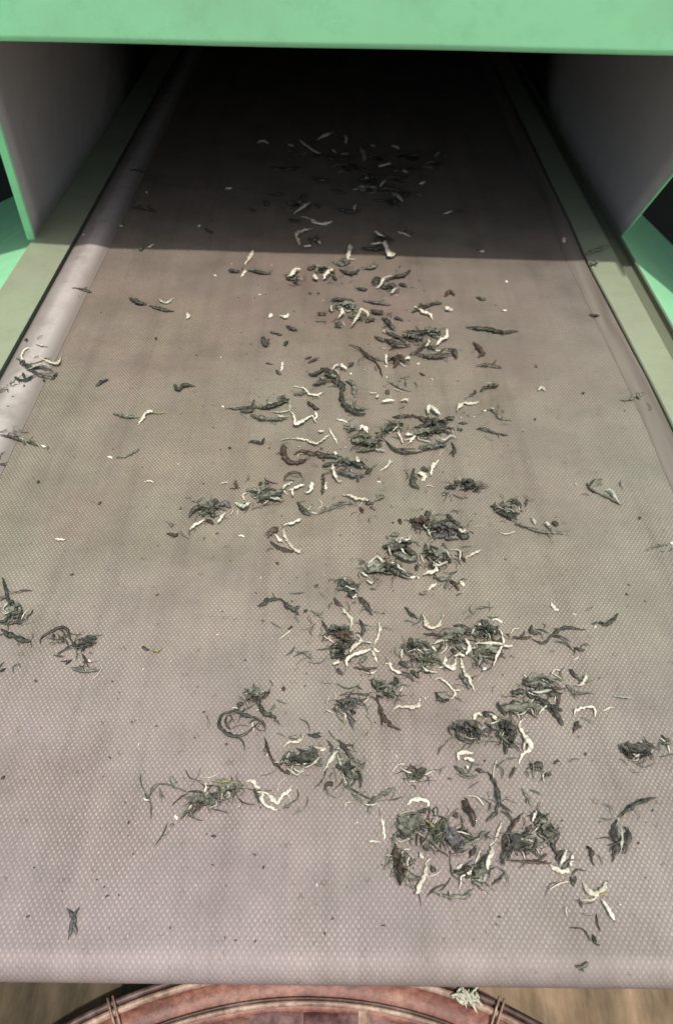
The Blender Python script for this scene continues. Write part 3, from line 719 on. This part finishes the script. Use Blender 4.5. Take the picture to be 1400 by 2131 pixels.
ZONES['midright'] = ("in the rightmost heap at mid belt", [
 ('d',8,[(805,812),(808,822)]),('w',9,[(783,826),(790,823)]),('w',7,[(793,835),(810,833),(822,833)]),('w',7,[(832,833),(845,831),(850,836)]),('w',11,[(890,860),(893,845),(905,852),(915,862)]),
 ('w',9,[(948,860),(952,850),(965,838),(980,840),(996,835)]),('d',7,[(975,825),(985,818),(990,812)]),('d',8,[(998,815),(1010,805),(1025,803),(1038,800)]),
 ('g',5,[(1000,855),(1020,852),(1032,855),(1040,870),(1065,875)]),('w',6,[(1008,855)]),('w',6,[(1024,850)]),('d',7,[(990,892),(1010,892),(1020,898),(1040,903)]),('b',4,[(1040,903),(1056,906)]),
 ('b',6,[(815,868),(840,865),(860,866)]),('d',7,[(855,862),(875,872),(885,880)]),('Ld',20,[(880,878),(905,885),(940,885)]),('Lg',20,[(805,905),(815,892),(835,885)]),
 ('w',5,[(828,895),(833,910),(838,922)]),('w',8,[(840,903),(857,903)]),('w',8,[(845,926),(860,912),(864,895)]),('d',7,[(800,915),(815,930),(835,938),(860,942),(885,938)]),
 ('p',6,[(905,910),(925,914),(940,905),(950,912)]),('d',8,[(940,920),(945,935),(943,950)]),('d',7,[(915,918),(918,930)]),('d',7,[(955,880),(972,880)]),('d',6,[(950,893),(962,895)]),
 ('Lg',22,[(860,915),(900,905),(925,900)]),('d',10,[(860,890),(880,885),(905,875)]),('g',8,[(870,930),(900,928),(930,925)]),('d',9,[(925,870),(945,868)]),('d',12,[(900,895),(930,890)])])
ZONES['centre'] = ("in the brown and olive middle heap", [
 ('w',7,[(607,912),(620,912),(640,916),(658,923),(675,912),(688,902)]),('w',5,[(685,890),(692,905),(703,925)]),('w',5,[(660,897),(675,896)]),('w',9,[(747,893),(753,888),(760,892),(766,900)]),
 ('b',10,[(585,930),(590,945),(600,958),(620,963),(640,955)]),('b',8,[(610,945),(625,938),(650,942),(665,945),(675,960)]),('b',13,[(586,928),(592,942)]),
 ('b',5,[(590,1000),(600,985),(620,982),(630,995)]),('w',8,[(692,965),(693,980),(700,995),(704,1002)]),('w',7,[(742,948),(747,965),(755,975)]),('w',5,[(812,955),(805,970),(790,980)]),
 ('w',4,[(783,1003),(795,1003)]),('d',12,[(725,962),(745,965),(765,972)]),('v',11,[(700,978),(725,985),(760,990)]),('Lo',22,[(735,920),(765,925),(790,918)]),
 ('o',9,[(725,910),(750,905),(775,908)]),('o',8,[(740,940),(770,935),(795,925)]),('d',9,[(660,950),(690,948),(715,955)]),('d',9,[(670,970),(685,965),(705,965)]),
 ('d',7,[(672,985),(673,1010),(670,1030)]),('w',7,[(695,940),(700,948)]),('d',6,[(720,895),(740,890)]),('g',9,[(715,885),(745,890)]),('o',7,[(780,900),(800,905)]),('d',9,[(760,985),(775,975)]),('b',8,[(665,940),(678,950)]),
 ('Ld',22,[(700,965),(740,968)]),('p',6,[(780,935),(800,938)]),('w',5,[(700,872),(725,880)])])
ZONES['smallright'] = ("just below the rightmost mid-belt heap", [
 ('w',10,[(866,985),(877,985),(882,993),(875,1004)]),('d',9,[(860,975),(858,1000),(872,1018)]),('w',8,[(895,990),(900,970),(912,958)]),('d',9,[(876,972),(892,978)]),
 ('d',11,[(925,1015),(945,1012),(950,1000)]),('Ld',20,[(958,1010),(975,1014),(997,1020)]),('g',7,[(920,1030),(935,1018)]),
 ('w',9,[(712,1030),(725,1030),(740,1036),(760,1040),(765,1037)]),('d',9,[(760,1048),(778,1045)]),('g',5,[(778,1043),(800,1032)]),('g',5,[(690,1050),(715,1048),(740,1048)]),
 ('b',8,[(748,1055),(755,1068)]),('g',6,[(770,1052),(782,1062)]),('g',6,[(815,1053)])])
ZONES['row'] = ("in the slanting row left of centre", [
 ('w',8,[(597,1030),(590,1018),(594,1010),(608,1003)]),('w',9,[(605,1020),(620,1012),(632,1007)]),('w',7,[(608,1018),(610,1032)]),('w',9,[(632,1024),(645,1022),(649,1008),(647,1003)]),
 ('w',9,[(676,1005),(678,1018)]),('w',6,[(508,1040),(505,1030),(515,1025)]),('p',11,[(488,1045),(505,1052),(522,1045)]),('g',10,[(512,1018),(540,1020),(560,1010)]),
 ('d',7,[(540,1010),(545,1003)]),('d',7,[(553,1008),(556,1000)]),('d',12,[(395,1075),(405,1058),(425,1050)]),('d',12,[(422,1060),(440,1065),(448,1075)]),('v',11,[(450,1050),(470,1048),(480,1055)]),
 ('d',8,[(430,1080),(447,1090)]),('w',7,[(396,1103),(402,1095),(415,1087),(425,1082)]),('w',7,[(450,1088),(460,1078),(468,1066)]),('b',7,[(345,1112),(355,1110),(365,1115),(372,1108)]),
 ('d',6,[(358,1095)]),('d',5,[(500,1058),(515,1058)]),('Lg',26,[(530,1040),(560,1035),(590,1030)]),('b',5,[(478,1016),(490,1015),(492,1005)]),('p',7,[(560,1035),(590,1040)]),
 ('Ld',22,[(415,1070),(450,1055)]),('d',12,[(620,1045),(630,1062),(645,1073)]),('g',4,[(660,1070),(690,1055),(720,1048)]),('d',8,[(570,1030),(588,1028)]),('w',6,[(495,1114),(510,1116)]),
 ('d',5,[(452,1110)]),('d',9,[(440,1045),(455,1040)])])
ZONES['fork'] = ("in the small forked white cluster", [
 ('w',8,[(572,1110),(580,1122),(593,1128)]),('w',8,[(598,1127),(610,1140),(620,1147),(626,1141)]),('w',7,[(590,1098),(592,1115),(600,1124)]),('w',8,[(597,1090),(610,1087),(628,1078)]),
 ('b',12,[(558,1118),(565,1105),(577,1097)]),('b',7,[(560,1125),(585,1140),(612,1148)]),('d',7,[(577,1172)]),('d',6,[(655,1222),(662,1215)])])
ZONES['bigheap'] = ("in the big central grey-green heap", [
 ('w',8,[(766,1175),(773,1165),(785,1158),(798,1170),(820,1173),(835,1183),(845,1190)]),('w',8,[(855,1113),(850,1122),(835,1125),(830,1133),(838,1145),(843,1155)]),('w',7,[(820,1130),(825,1142)]),
 ('w',9,[(850,1203),(862,1200),(873,1203)]),('w',9,[(880,1195),(895,1190),(905,1188),(910,1178)]),('w',8,[(892,1228),(898,1220),(910,1214)]),('w',12,[(960,1214)]),
 ('w',8,[(970,1160),(980,1153),(992,1148),(1001,1145)]),('b',6,[(945,1155),(960,1160),(968,1172)]),('b',6,[(952,1143),(963,1158)]),('b',8,[(935,1205),(950,1220),(955,1230)]),
 ('d',10,[(887,1062),(891,1080)]),('g',11,[(860,1092),(885,1085),(905,1080)]),('b',10,[(832,1085)]),('d',9,[(930,1070),(945,1085),(960,1097)]),('d',10,[(950,1110),(968,1118),(972,1110)]),
 ('w',7,[(950,1100),(963,1105),(968,1100)]),('v',12,[(895,1110),(915,1115),(930,1112)]),('d',11,[(840,1140),(855,1148),(865,1155)]),('g',12,[(820,1150),(845,1160),(870,1165)]),
 ('d',11,[(893,1172),(905,1180)]),('g',9,[(925,1160),(930,1145),(920,1130)]),('Ld',26,[(755,1192),(785,1187),(815,1190),(848,1200)]),('g',6,[(745,1175),(758,1168)]),
 ('Lg',30,[(800,1150),(830,1145),(850,1130)]),('Lv',26,[(880,1100),(920,1105),(950,1115)]),('Lg',26,[(880,1150),(915,1165),(930,1180)]),('g',9,[(810,1115),(830,1110)]),
 ('d',9,[(910,1090),(935,1080)]),('p',5,[(895,1115),(890,1100)]),('d',8,[(825,1125),(822,1145)]),('b',9,[(880,1085),(900,1095)]),('Lb',20,[(860,1095),(895,1092)]),
 ('p',5,[(808,1135),(812,1155)]),('g',8,[(900,1200),(925,1205),(940,1198)]),('g',6,[(870,1235),(890,1232)]),('d',8,[(865,1175),(870,1185)]),('g',6,[(935,1205),(925,1225)])])
ZONES['hook'] = ("just above the starry white tangle", [
 ('Lg',22,[(705,1225),(720,1215),(740,1218)]),('d',13,[(722,1235),(735,1238),(742,1232)]),('w',4,[(735,1245),(743,1235)]),('d',9,[(745,1242),(760,1255),(775,1280)]),
 ('w',6,[(760,1205),(772,1213),(778,1210)]),('w',8,[(707,1262),(722,1278),(732,1292),(728,1307)]),('b',6,[(695,1242),(702,1255),(715,1262)]),('p',5,[(750,1190),(765,1200)])])
ZONES['star'] = ("in the starry white tangle", [
 ('w',7,[(787,1293),(790,1310),(785,1328),(778,1340)]),('w',9,[(692,1382),(700,1378),(706,1375)]),('w',9,[(728,1358),(735,1345),(748,1338),(752,1325)]),
 ('w',9,[(720,1387),(722,1372),(740,1360),(760,1355),(775,1348)]),('w',8,[(774,1350),(778,1362),(784,1378)]),('w',8,[(776,1350),(790,1355)]),('w',7,[(793,1382),(810,1380),(815,1392),(828,1398),(838,1400)]),
 ('w',5,[(836,1350),(836,1370)]),('d',6,[(670,1290),(680,1310),(690,1325)]),('Lb',22,[(685,1328),(710,1322),(728,1335)]),('d',8,[(700,1350),(720,1345),(740,1330)]),('d',7,[(748,1288),(757,1308),(752,1325)]),
 ('b',6,[(735,1388),(760,1392),(785,1390)]),('b',7,[(702,1390),(712,1405)]),('Lg',24,[(695,1360),(720,1365)]),('p',5,[(755,1335),(775,1338)]),('d',7,[(850,1390),(838,1380)]),('g',8,[(765,1365),(745,1380)])])
ZONES['worm'] = ("left of the starry white tangle", [
 ('d',6,[(535,1262),(550,1255),(558,1248),(588,1247)]),('d',8,[(585,1247),(600,1260),(618,1273),(622,1280)]),('d',6,[(630,1275),(640,1270)]),('g',4,[(615,1355),(635,1360),(655,1375)]),('g',4,[(645,1270),(665,1280),(672,1290)]),('b',6,[(600,1310),(608,1303)])])
ZONES['large'] = ("right of the starry white tangle", [
 ('d',7,[(842,1262),(855,1278),(872,1288)]),('w',10,[(880,1278),(885,1295),(893,1306),(910,1303),(918,1290),(920,1283)]),('w',6,[(1023,1288),(1035,1290),(1047,1298)]),
 ('w',8,[(965,1328),(974,1338),(975,1352),(968,1362)]),('w',11,[(928,1365),(924,1378),(930,1388),(942,1388),(948,1378)]),('w',9,[(946,1365),(958,1362),(968,1365)]),
 ('w',8,[(958,1368),(963,1390),(975,1412),(987,1438)]),('w',9,[(985,1340),(1010,1337),(1040,1340),(1060,1345),(1073,1338)]),('w',7,[(1045,1322),(1046,1340),(1035,1360),(1025,1385)]),
 ('w',9,[(1003,1395),(1012,1390)]),('w',9,[(998,1300)]),('w',9,[(1018,1308),(1028,1315)]),('w',6,[(898,1345),(908,1355)]),('w',8,[(903,1415),(915,1412),(930,1422),(945,1438),(943,1450),(936,1456)]),
 ('p',5,[(875,1385),(890,1395),(910,1400)]),('Lg',26,[(920,1345),(945,1330),(965,1340)]),('Ld',24,[(845,1350),(870,1352)]),('b',6,[(880,1318),(920,1322),(950,1332)]),('d',12,[(945,1300),(965,1310),(978,1322)]),
 ('d',9,[(1003,1290),(1009,1302)]),('g',4,[(965,1290),(985,1275),(995,1265),(1028,1263)]),('Lg',30,[(985,1325),(1010,1318),(1032,1328)]),('Lo',26,[(995,1365),(1020,1360),(1015,1378)]),
 ('d',8,[(865,1400),(880,1395),(900,1398)]),('d',10,[(855,1395),(872,1410)]),('Lo',28,[(880,1370),(900,1380)]),('d',8,[(905,1440),(920,1458),(935,1455)]),('d',9,[(830,1375),(845,1385)]),
 ('g',8,[(985,1350),(1000,1370),(990,1390)]),('d',8,[(940,1350),(950,1360)]),('v',9,[(955,1400),(970,1420),(978,1432)]),('p',5,[(980,1320),(990,1305)]),('d',8,[(1035,1370),(1040,1350)]),('g',8,[(860,1340),(880,1330),(890,1345)])])
ZONES['tail'] = ("in the thin wavy rightward trail", [
 ('b',7,[(1065,1325),(1085,1328),(1105,1325)]),('d',7,[(1105,1330),(1130,1338),(1150,1320),(1175,1305),(1200,1308),(1218,1310)]),('d',8,[(1105,1300),(1105,1318),(1120,1318)]),
 ('d',7,[(1230,1300),(1245,1295),(1260,1298),(1275,1290),(1285,1275)]),('w',7,[(1238,1304)]),('w',8,[(1146,1252),(1152,1265),(1163,1270)]),('w',5,[(1190,1275),(1198,1281)]),
 ('d',8,[(1197,1348),(1205,1353),(1216,1352)]),('g',7,[(1148,1355)]),('d',6,[(1303,1237)])])
ZONES['rightmid'] = ("above the thin wavy rightward trail", [
 ('d',10,[(1022,1052),(1040,1065),(1060,1072),(1080,1068)]),('d',8,[(1052,1045),(1070,1040),(1085,1055)]),('d',5,[(1095,1038),(1092,1055)]),('p',7,[(1105,1075),(1115,1092)]),
 ('g',6,[(1090,1095),(1120,1105),(1150,1108),(1187,1113)]),('d',8,[(1148,1085),(1162,1094)]),('w',6,[(1135,1085),(1145,1092)]),('b',4,[(1070,1088),(1100,1098)]),
 ('d',7,[(1220,1005),(1228,1018),(1245,1027)]),('g',6,[(1245,1027),(1265,1035),(1292,1052)]),('d',4,[(1228,1010),(1238,996)]),('p',6,[(1258,1020),(1272,1020),(1280,1035),(1290,1048)]),
 ('w',10,[(1398,1130)]),('g',5,[(1340,1147),(1360,1137),(1392,1133)]),('d',7,[(1330,1078)]),('Lg',20,[(1035,1062),(1065,1068)])])
ZONES['lowright'] = ("in the dark heap below the wavy trail", [
 ('d',7,[(1182,1392),(1192,1402),(1203,1415)]),('w',7,[(1198,1425),(1210,1425),(1217,1412),(1220,1402)]),('d',10,[(1105,1400),(1120,1415),(1135,1430),(1150,1445),(1170,1442)]),('w',5,[(1122,1405),(1132,1418)]),
 ('d',12,[(1065,1450),(1075,1440),(1095,1440)]),('d',12,[(1095,1445),(1120,1455),(1145,1470),(1160,1490),(1172,1510)]),('Lg',26,[(1045,1482),(1085,1472),(1120,1475)]),
 ('w',9,[(1192,1490),(1198,1478),(1215,1472),(1230,1470),(1238,1480),(1238,1492)]),('p',6,[(1252,1480),(1265,1473),(1277,1472)]),('p',4,[(1275,1448),(1315,1452)]),
 ('d',8,[(1192,1525),(1198,1512),(1203,1500)]),('Lg',28,[(1090,1430),(1120,1425),(1145,1435)]),('g',5,[(1175,1422),(1195,1440),(1200,1455)]),('d',9,[(1060,1465),(1080,1458)]),('d',9,[(1150,1465),(1170,1480)]),('b',7,[(1145,1430),(1165,1432)])])
ZONES['prong'] = ("around the tall bent white tip", [
 ('w',10,[(985,1500),(990,1485),(1002,1488)]),('w',9,[(1020,1485),(1032,1497)]),('Lv',30,[(948,1530),(975,1518),(1002,1530)]),('w',9,[(1087,1495),(1080,1510),(1090,1530),(1102,1545),(1100,1560),(1085,1572),(1078,1590)]),
 ('w',5,[(1090,1560),(1094,1535)]),('Ld',30,[(1035,1505),(1055,1530),(1068,1565)]),('d',6,[(1060,1620),(1070,1595)]),('d',12,[(1095,1600),(1120,1592),(1130,1600)]),('o',8,[(1130,1608),(1148,1612)]),('d',6,[(1150,1590),(1160,1580)]),
 ('w',10,[(952,1587),(952,1569),(962,1566),(985,1567)]),('w',8,[(965,1578),(980,1580),(986,1586)]),('w',6,[(970,1592),(974,1600)]),('g',9,[(945,1592),(965,1610),(985,1615)]),('d',10,[(990,1600),(1005,1605)]),
 ('d',9,[(1015,1605),(1030,1630),(1038,1660),(1030,1690),(1010,1710)]),('g',8,[(1035,1490),(1060,1500),(1075,1515)]),('d',9,[(960,1540),(985,1545)]),('d',8,[(1008,1480),(1016,1492)]),('g',8,[(1010,1500),(1030,1515)])])
ZONES['farright'] = ("low by the picture's right edge", [
 ('Lg',24,[(1290,1558),(1320,1568),(1360,1570)]),('d',12,[(1328,1545),(1338,1556),(1350,1562)]),('o',9,[(1375,1530),(1392,1545),(1372,1547)]),
 ('d',9,[(1365,1660),(1350,1662),(1330,1670),(1305,1685),(1285,1700)]),('d',10,[(1283,1705),(1275,1730),(1285,1760),(1272,1795)]),('d',9,[(1300,1720),(1308,1735),(1303,1765),(1297,1778)]),
 ('p',6,[(1290,1715),(1294,1740),(1291,1768)]),('w',8,[(1327,1670)]),('y',6,[(1292,1700),(1302,1688)])])
ZONES['loop'] = ("in the dark looped cluster", [
 ('d',7,[(505,1465),(485,1480),(465,1485),(455,1500),(460,1515),(480,1530),(505,1530),(525,1515),(540,1500)]),('b',5,[(472,1488),(470,1505),(480,1518)]),('d',7,[(470,1485),(490,1480),(520,1490),(545,1500),(552,1520)]),
 ('d',12,[(530,1445),(540,1465),(550,1482),(565,1490),(580,1508)]),('Lg',20,[(515,1448),(540,1455)]),('b',6,[(550,1535),(562,1570),(575,1590),(590,1605),(600,1608)]),('b',10,[(590,1433)]),('b',7,[(553,1448),(560,1440)]),('d',9,[(495,1470),(505,1462)])])
ZONES['arrow'] = ("in the heap below the dark loop", [
 ('w',9,[(590,1555),(600,1545),(620,1543),(632,1530)]),('p',7,[(635,1555),(660,1555),(675,1560)]),('p',8,[(672,1605),(685,1585),(700,1565),(705,1550)]),('p',6,[(700,1570),(710,1590),(715,1610)]),
 ('g',8,[(600,1535),(620,1535)]),('d',7,[(680,1540),(690,1555),(685,1565)]),('d',9,[(705,1540),(720,1560),(735,1582)]),('d',8,[(700,1590),(708,1600)]),('d',7,[(740,1600),(750,1620),(748,1640)]),
 ('b',9,[(675,1640),(685,1630),(692,1635)]),('g',9,[(720,1640),(732,1620),(730,1600)]),('Lg',34,[(580,1588),(630,1582),(685,1592)]),('Lg',28,[(700,1580),(725,1600),(728,1625)]),('p',6,[(615,1590),(640,1588)]),
 ('g',6,[(730,1650),(750,1665),(765,1680)]),('w',9,[(672,1560)]),('d',8,[(640,1528),(670,1532)]),('b',8,[(590,1605),(610,1608)])])
ZONES['pretzel'] = ("in the thick white knot", [
 ('w',13,[(510,1625),(525,1625),(540,1642)]),('w',10,[(548,1645),(560,1655),(575,1670),(590,1655),(605,1640),(607,1630)]),('w',11,[(548,1645),(545,1665),(560,1680),(582,1685)]),
 ('d',9,[(528,1642),(538,1660),(548,1672)]),('g',8,[(590,1680),(602,1675)])])
ZONES['snail'] = ("left of the thick white knot", [
 ('g',5,[(315,1705),(315,1680),(310,1660),(320,1640),(335,1630),(370,1640),(390,1650)]),('g',4,[(332,1640),(337,1670)]),('Lg',26,[(395,1662),(420,1668),(445,1680)]),('v',11,[(440,1650),(455,1665),(442,1680)]),
 ('Lg',18,[(465,1648),(492,1650)]),('w',5,[(430,1627),(425,1655)]),('w',5,[(463,1640),(460,1665)]),('w',9,[(365,1695),(368,1706)]),('o',8,[(375,1705),(390,1690),(402,1695)]),('g',5,[(355,1722),(362,1715)]),
 ('d',8,[(445,1740)]),('y',5,[(440,1627),(500,1628)]),('g',8,[(355,1615),(365,1630)])])
ZONES['bottom'] = ("in the nearest big heap", [
 ('Lg',18,[(848,1625),(865,1612),(885,1605)]),('g',9,[(770,1695),(770,1675),(790,1655),(820,1640)]),('w',10,[(848,1675),(860,1665),(880,1662),(890,1670),(893,1685)]),('w',8,[(793,1700),(797,1720),(800,1740),(798,1752)]),
 ('p',6,[(765,1750),(792,1753)]),('y',6,[(885,1705),(900,1720),(906,1745)]),('Lo',24,[(900,1690),(912,1715),(905,1740),(890,1765)]),('d',9,[(868,1705),(872,1690),(888,1685)]),('b',11,[(943,1690),(952,1702)]),
 ('b',14,[(962,1665),(980,1690),(988,1722)]),('d',12,[(945,1725),(965,1735),(985,1745)]),('w',8,[(850,1775),(862,1790)]),('w',10,[(873,1772),(880,1788)]),('w',10,[(887,1793),(884,1818),(872,1848),(862,1862)]),
 ('Lb',18,[(825,1775),(830,1800),(835,1845)]),('d',10,[(838,1790),(855,1796)]),('w',8,[(945,1805),(955,1805),(962,1795)]),('w',7,[(955,1850),(960,1825),(975,1815),(988,1800)]),('p',6,[(988,1800),(995,1780),(1000,1768)]),
 ('d',10,[(942,1812),(960,1815),(975,1800)]),('g',9,[(940,1862),(965,1866),(985,1848)]),('g',6,[(895,1855),(930,1865),(955,1868)]),('Lg',24,[(985,1845),(1000,1815),(998,1790)]),
 ('w',11,[(1010,1815),(1016,1790),(1025,1760)]),('w',8,[(1025,1755),(1035,1735),(1042,1710)]),('d',6,[(1022,1842),(1035,1832),(1050,1815)]),('d',10,[(990,1760),(975,1785)]),('Lg',30,[(830,1740),(855,1720),(870,1700)]),
 ('Lv',26,[(920,1725),(945,1755),(960,1775)]),('g',10,[(920,1700),(930,1730),(925,1750)]),('g',8,[(850,1800),(845,1830),(860,1850)]),('o',8,[(880,1755),(895,1770)]),('d',9,[(895,1800),(905,1815)]),('g',9,[(965,1760),(985,1750),(1010,1735)])])
ZONES['triangle'] = ("in the nearest triangular clump", [
 ('g',7,[(1085,1640),(1100,1665),(1110,1680)]),('d',15,[(1115,1682),(1130,1710),(1145,1745),(1160,1778)]),('d',10,[(1158,1790),(1170,1768)]),('w',6,[(1108,1710),(1116,1688)]),('Lg',34,[(1058,1785),(1080,1760),(1105,1735)]),
 ('p',6,[(1080,1762),(1092,1752),(1105,1755)]),('d',12,[(1090,1778),(1100,1765)]),('b',8,[(1045,1770),(1065,1720),(1090,1690)]),('b',7,[(1055,1790),(1100,1794),(1148,1796)]),
 ('w',13,[(1143,1798),(1155,1808),(1170,1815),(1183,1805)]),('w',10,[(1183,1808),(1188,1795),(1191,1780)]),('w',9,[(1165,1802),(1172,1785),(1178,1768)]),('Ld',24,[(1118,1700),(1140,1740)]),('g',9,[(1110,1750),(1125,1770)])])
ZONES['smile'] = ("near the lower right corner", [
 ('w',10,[(1212,1835),(1222,1852),(1238,1860),(1255,1850),(1262,1835)]),('w',7,[(1248,1870),(1262,1885),(1272,1905),(1280,1920)]),('b',9,[(1220,1760),(1230,1772),(1228,1785)]),('d',7,[(1233,1943),(1238,1960),(1247,1968)]),
 ('g',9,[(1198,2010),(1212,2012),(1225,2003)]),('o',6,[(1185,1825),(1195,1845)]),('d',6,[(1211,2018)]),('b',5,[(1205,1870),(1210,1890)])])
ZONES['purple'] = ("below the starry white tangle", [
 ('v',9,[(718,1450),(740,1458),(728,1472)]),('Lv',22,[(710,1465),(730,1475)]),('v',9,[(715,1480),(728,1495),(736,1518)]),('d',9,[(732,1478),(736,1486)]),('Ld',24,[(785,1420),(802,1438),(806,1455)]),
 ('d',9,[(820,1408),(826,1430)]),('b',9,[(785,1460),(795,1485),(810,1505),(832,1520)]),('b',4,[(725,1445),(745,1443),(775,1450),(785,1460)]),('w',9,[(818,1477),(828,1471),(850,1470),(868,1468),(875,1450)]),('b',7,[(690,1475),(702,1480)])])
ZONES['leftedge'] = ("at the picture's left edge", [
 ('d',5,[(5,1200),(12,1225),(15,1240),(0,1250)]),('d',9,[(12,1235),(22,1252),(38,1265)]),('Lg',24,[(8,1285),(30,1278),(48,1268)]),('d',8,[(5,1298),(30,1295),(52,1288)]),('d',12,[(0,1308),(25,1322),(50,1332),(66,1335)]),
 ('d',6,[(85,1340),(85,1328),(105,1315),(125,1305),(140,1310),(148,1330),(155,1350)]),('Lv',24,[(150,1355),(170,1345),(197,1338)]),('d',12,[(188,1325)]),('d',6,[(137,1382),(150,1372)]),('d',7,[(170,1360),(182,1378)]),
 ('w',8,[(187,1375)]),('g',5,[(150,1392),(175,1397),(210,1393)]),('b',6,[(123,1325),(135,1335)]),('b',5,[(112,1318),(113,1332)]),('d',6,[(0,1398),(12,1390)]),('d',8,[(7,1618)])])
ZONES['single'] = ("alone on the belt's lower left", [
 ('d',7,[(297,1345),(310,1352)]),('y',7,[(312,1352),(325,1354),(338,1347)]),('v',8,[(140,1890),(150,1905),(149,1930),(142,1955)]),('v',7,[(165,1888),(155,1908),(158,1947)])])
LEAVES = [(sum(p[0] for p in it[2]) / len(it[2]), sum(p[1] for p in it[2]) / len(it[2]), it[1]) for _z in ZONES.values() for it in _z[1] if it[0][0] == 'L']
for zone, (phrase, items) in ZONES.items():
    for it in items:
        k, wp, pix = it[0], it[1], it[2]
        if k[0] == 'L': leaf(k[1], wp, pix, zone)
        elif len(pix) == 1: crumb(k, wp, pix[0][0], pix[0][1], zone)
        else: strand(k, wp, pix, zone)

# labels: look first, then zone, then place within the zone
NOUN = {'pale': "tea tip", 'dark': "tea strand", 'leaf': "crumpled tea leaf", 'crumb': "tea crumb"}
CATN = {'pale': "tea tip", 'dark': "tea strand", 'leaf': "tea leaf", 'crumb': "crumb"}
GRP = {'pale': "pale tea tips scattered on the belt", 'dark': "dark twisted tea strands scattered on the belt",
       'leaf': "crumpled tea leaves on the belt", 'crumb': "tea crumbs on the belt"}
def shape(r):
    if r['cls'] in ('leaf', 'crumb'): return ""
    a = "long" if r['T'] > 0.022 else ("short" if r['T'] < 0.010 else "")
    b_ = "curled" if r['turn'] > 2.0 else ("bent" if r['turn'] > 0.7 else "straight")
    return (a + " " + b_).strip()
buckets = {}
for r in ALL:
    buckets.setdefault((r['zone'], r['cls'], WORD[r['k']], shape(r)), []).append(r)
ORD = ["", "second", "third", "fourth", "fifth", "sixth", "seventh", "eighth", "ninth", "tenth", "eleventh", "twelfth"]
for (zone, cls, col, sh), rs in buckets.items():
    base = (sh + " " if sh else "") + col + " " + NOUN[cls]
    rs.sort(key=lambda r: r['y'])
    for i, r in enumerate(rs):
        if len(rs) == 1: lab = base
        elif len(rs) == 2: lab = ("farther " if i == 0 else "nearer ") + base
        elif i == 0: lab = "farthest " + base
        elif i == len(rs) - 1: lab = "nearest " + base
        else: lab = ORD[min(i, 11)] + " farthest " + base
        tag(r['o'], lab + " " + ZONES[zone][0], CATN[cls], GRP[cls])

# ------------------------------------------------------------------ fine fragments and dust in and around the heaps: uncountable
vs, fs, fm = [], [], []
def add(v, f, mi):
    o0 = len(vs); vs.extend(v); fs.extend([tuple(i + o0 for i in ff) for ff in f]); fm.extend([mi] * len(f))
def fibre(c, L, r, mi):
    a = rnd.uniform(0, 6.28); d = Vector((math.cos(a), math.sin(a), rnd.uniform(-.1, .25)))
    sdv = Vector((-d.y, d.x, 0)) * rnd.uniform(-0.6, 0.6)
    P = [c - d * L / 2, c + sdv * L / 2 + Vector((0, 0, 0.0008)), c + d * L / 2]
    for p in P: p.z = max(p.z, r)
    pts, _ = catmull(P, 6); v, f = sweep(pts, r, rnd.uniform(0, 99), 5, 1.0, 0.7, 0.3); add(v, f, mi)
dark = [r for r in ALL if r['cls'] in ('dark', 'leaf')]
for r in dark:
    for _ in range(rnd.randint(12, 18) if r['cls'] == 'leaf' else (0 if r['zone'] in ('single', 'rightfar', 'leftspeck') else rnd.randint(1, 4))):
        sp = (15 if r['cls'] == 'leaf' else 17) * (0.4 + r['y'] / 1500)
        x, y = r['x'] + rnd.gauss(0, sp), r['y'] + rnd.gauss(0, sp * 0.6)
        if y > 1960: continue
        c = at(x, y, rnd.uniform(0.0005, 0.003)); c.z += surf_z(c.x)
        fibre(c, rnd.uniform(0.004, 0.016) * (0.6 + r['y'] / 4000), rnd.uniform(0.00016, 0.00055), rnd.choice((0, 0, 1, 1, 1, 1, 2, 3, 4)))
for _ in range(420):       # dust specks, thickest along the trail of tea
    y = rnd.uniform(240, 1960); x = rnd.gauss(730, 120 + y * 0.16)
    c = at(x, y, 0.0004)
    if not (XL + 0.05 < c.x < XR - 0.03): continue
    r = rnd.uniform(0.00018, 0.0006); fibre(c, r * rnd.uniform(2.5, 5), r, rnd.choice((0, 0, 1, 2, 4)))
o = mesh("tea_dust", vs, fs, None, mats=[M['d'], M['g'], M['b'], M['o'], M['w']], fm=fm, smooth=True)
tag(o, "fine dark tea fragments and dust scattered among the heaps on the belt", "tea dust", None, "stuff")

# pale fluff caught on the rim of the tray under the belt end
v, f = [], []
for k in range(22):
    x, y = rnd.gauss(970, 15), rnd.gauss(2074, 6); c = at(x, y, ZT + 0.012)
    a = rnd.uniform(0, 6.28); L = rnd.uniform(0.006, 0.015)
    P = [c + Vector((math.cos(a) * L / 2 * s_, math.sin(a) * L / 2 * s_, rnd.uniform(-.002, .002))) + Vector((rnd.gauss(0, .002), rnd.gauss(0, .002), 0)) for s_ in (-1, 0, 1)]
    pts, _ = catmull(P, 10); v2, f2 = sweep(pts, rnd.uniform(0.0007, 0.0016), rnd.uniform(0, 99), 6, 1.4, 0.6, 0.3)
    o0 = len(v); v += v2; f += [tuple(i + o0 for i in ff) for ff in f2]
c = sum(v, Vector()) / len(v)
o = mesh("fluff_tuft", [q - c for q in v], f, M['p'], None, True, c)
tag(o, "ragged tuft of pale grey fluff lying on the tray rim just below the belt end", "fluff")
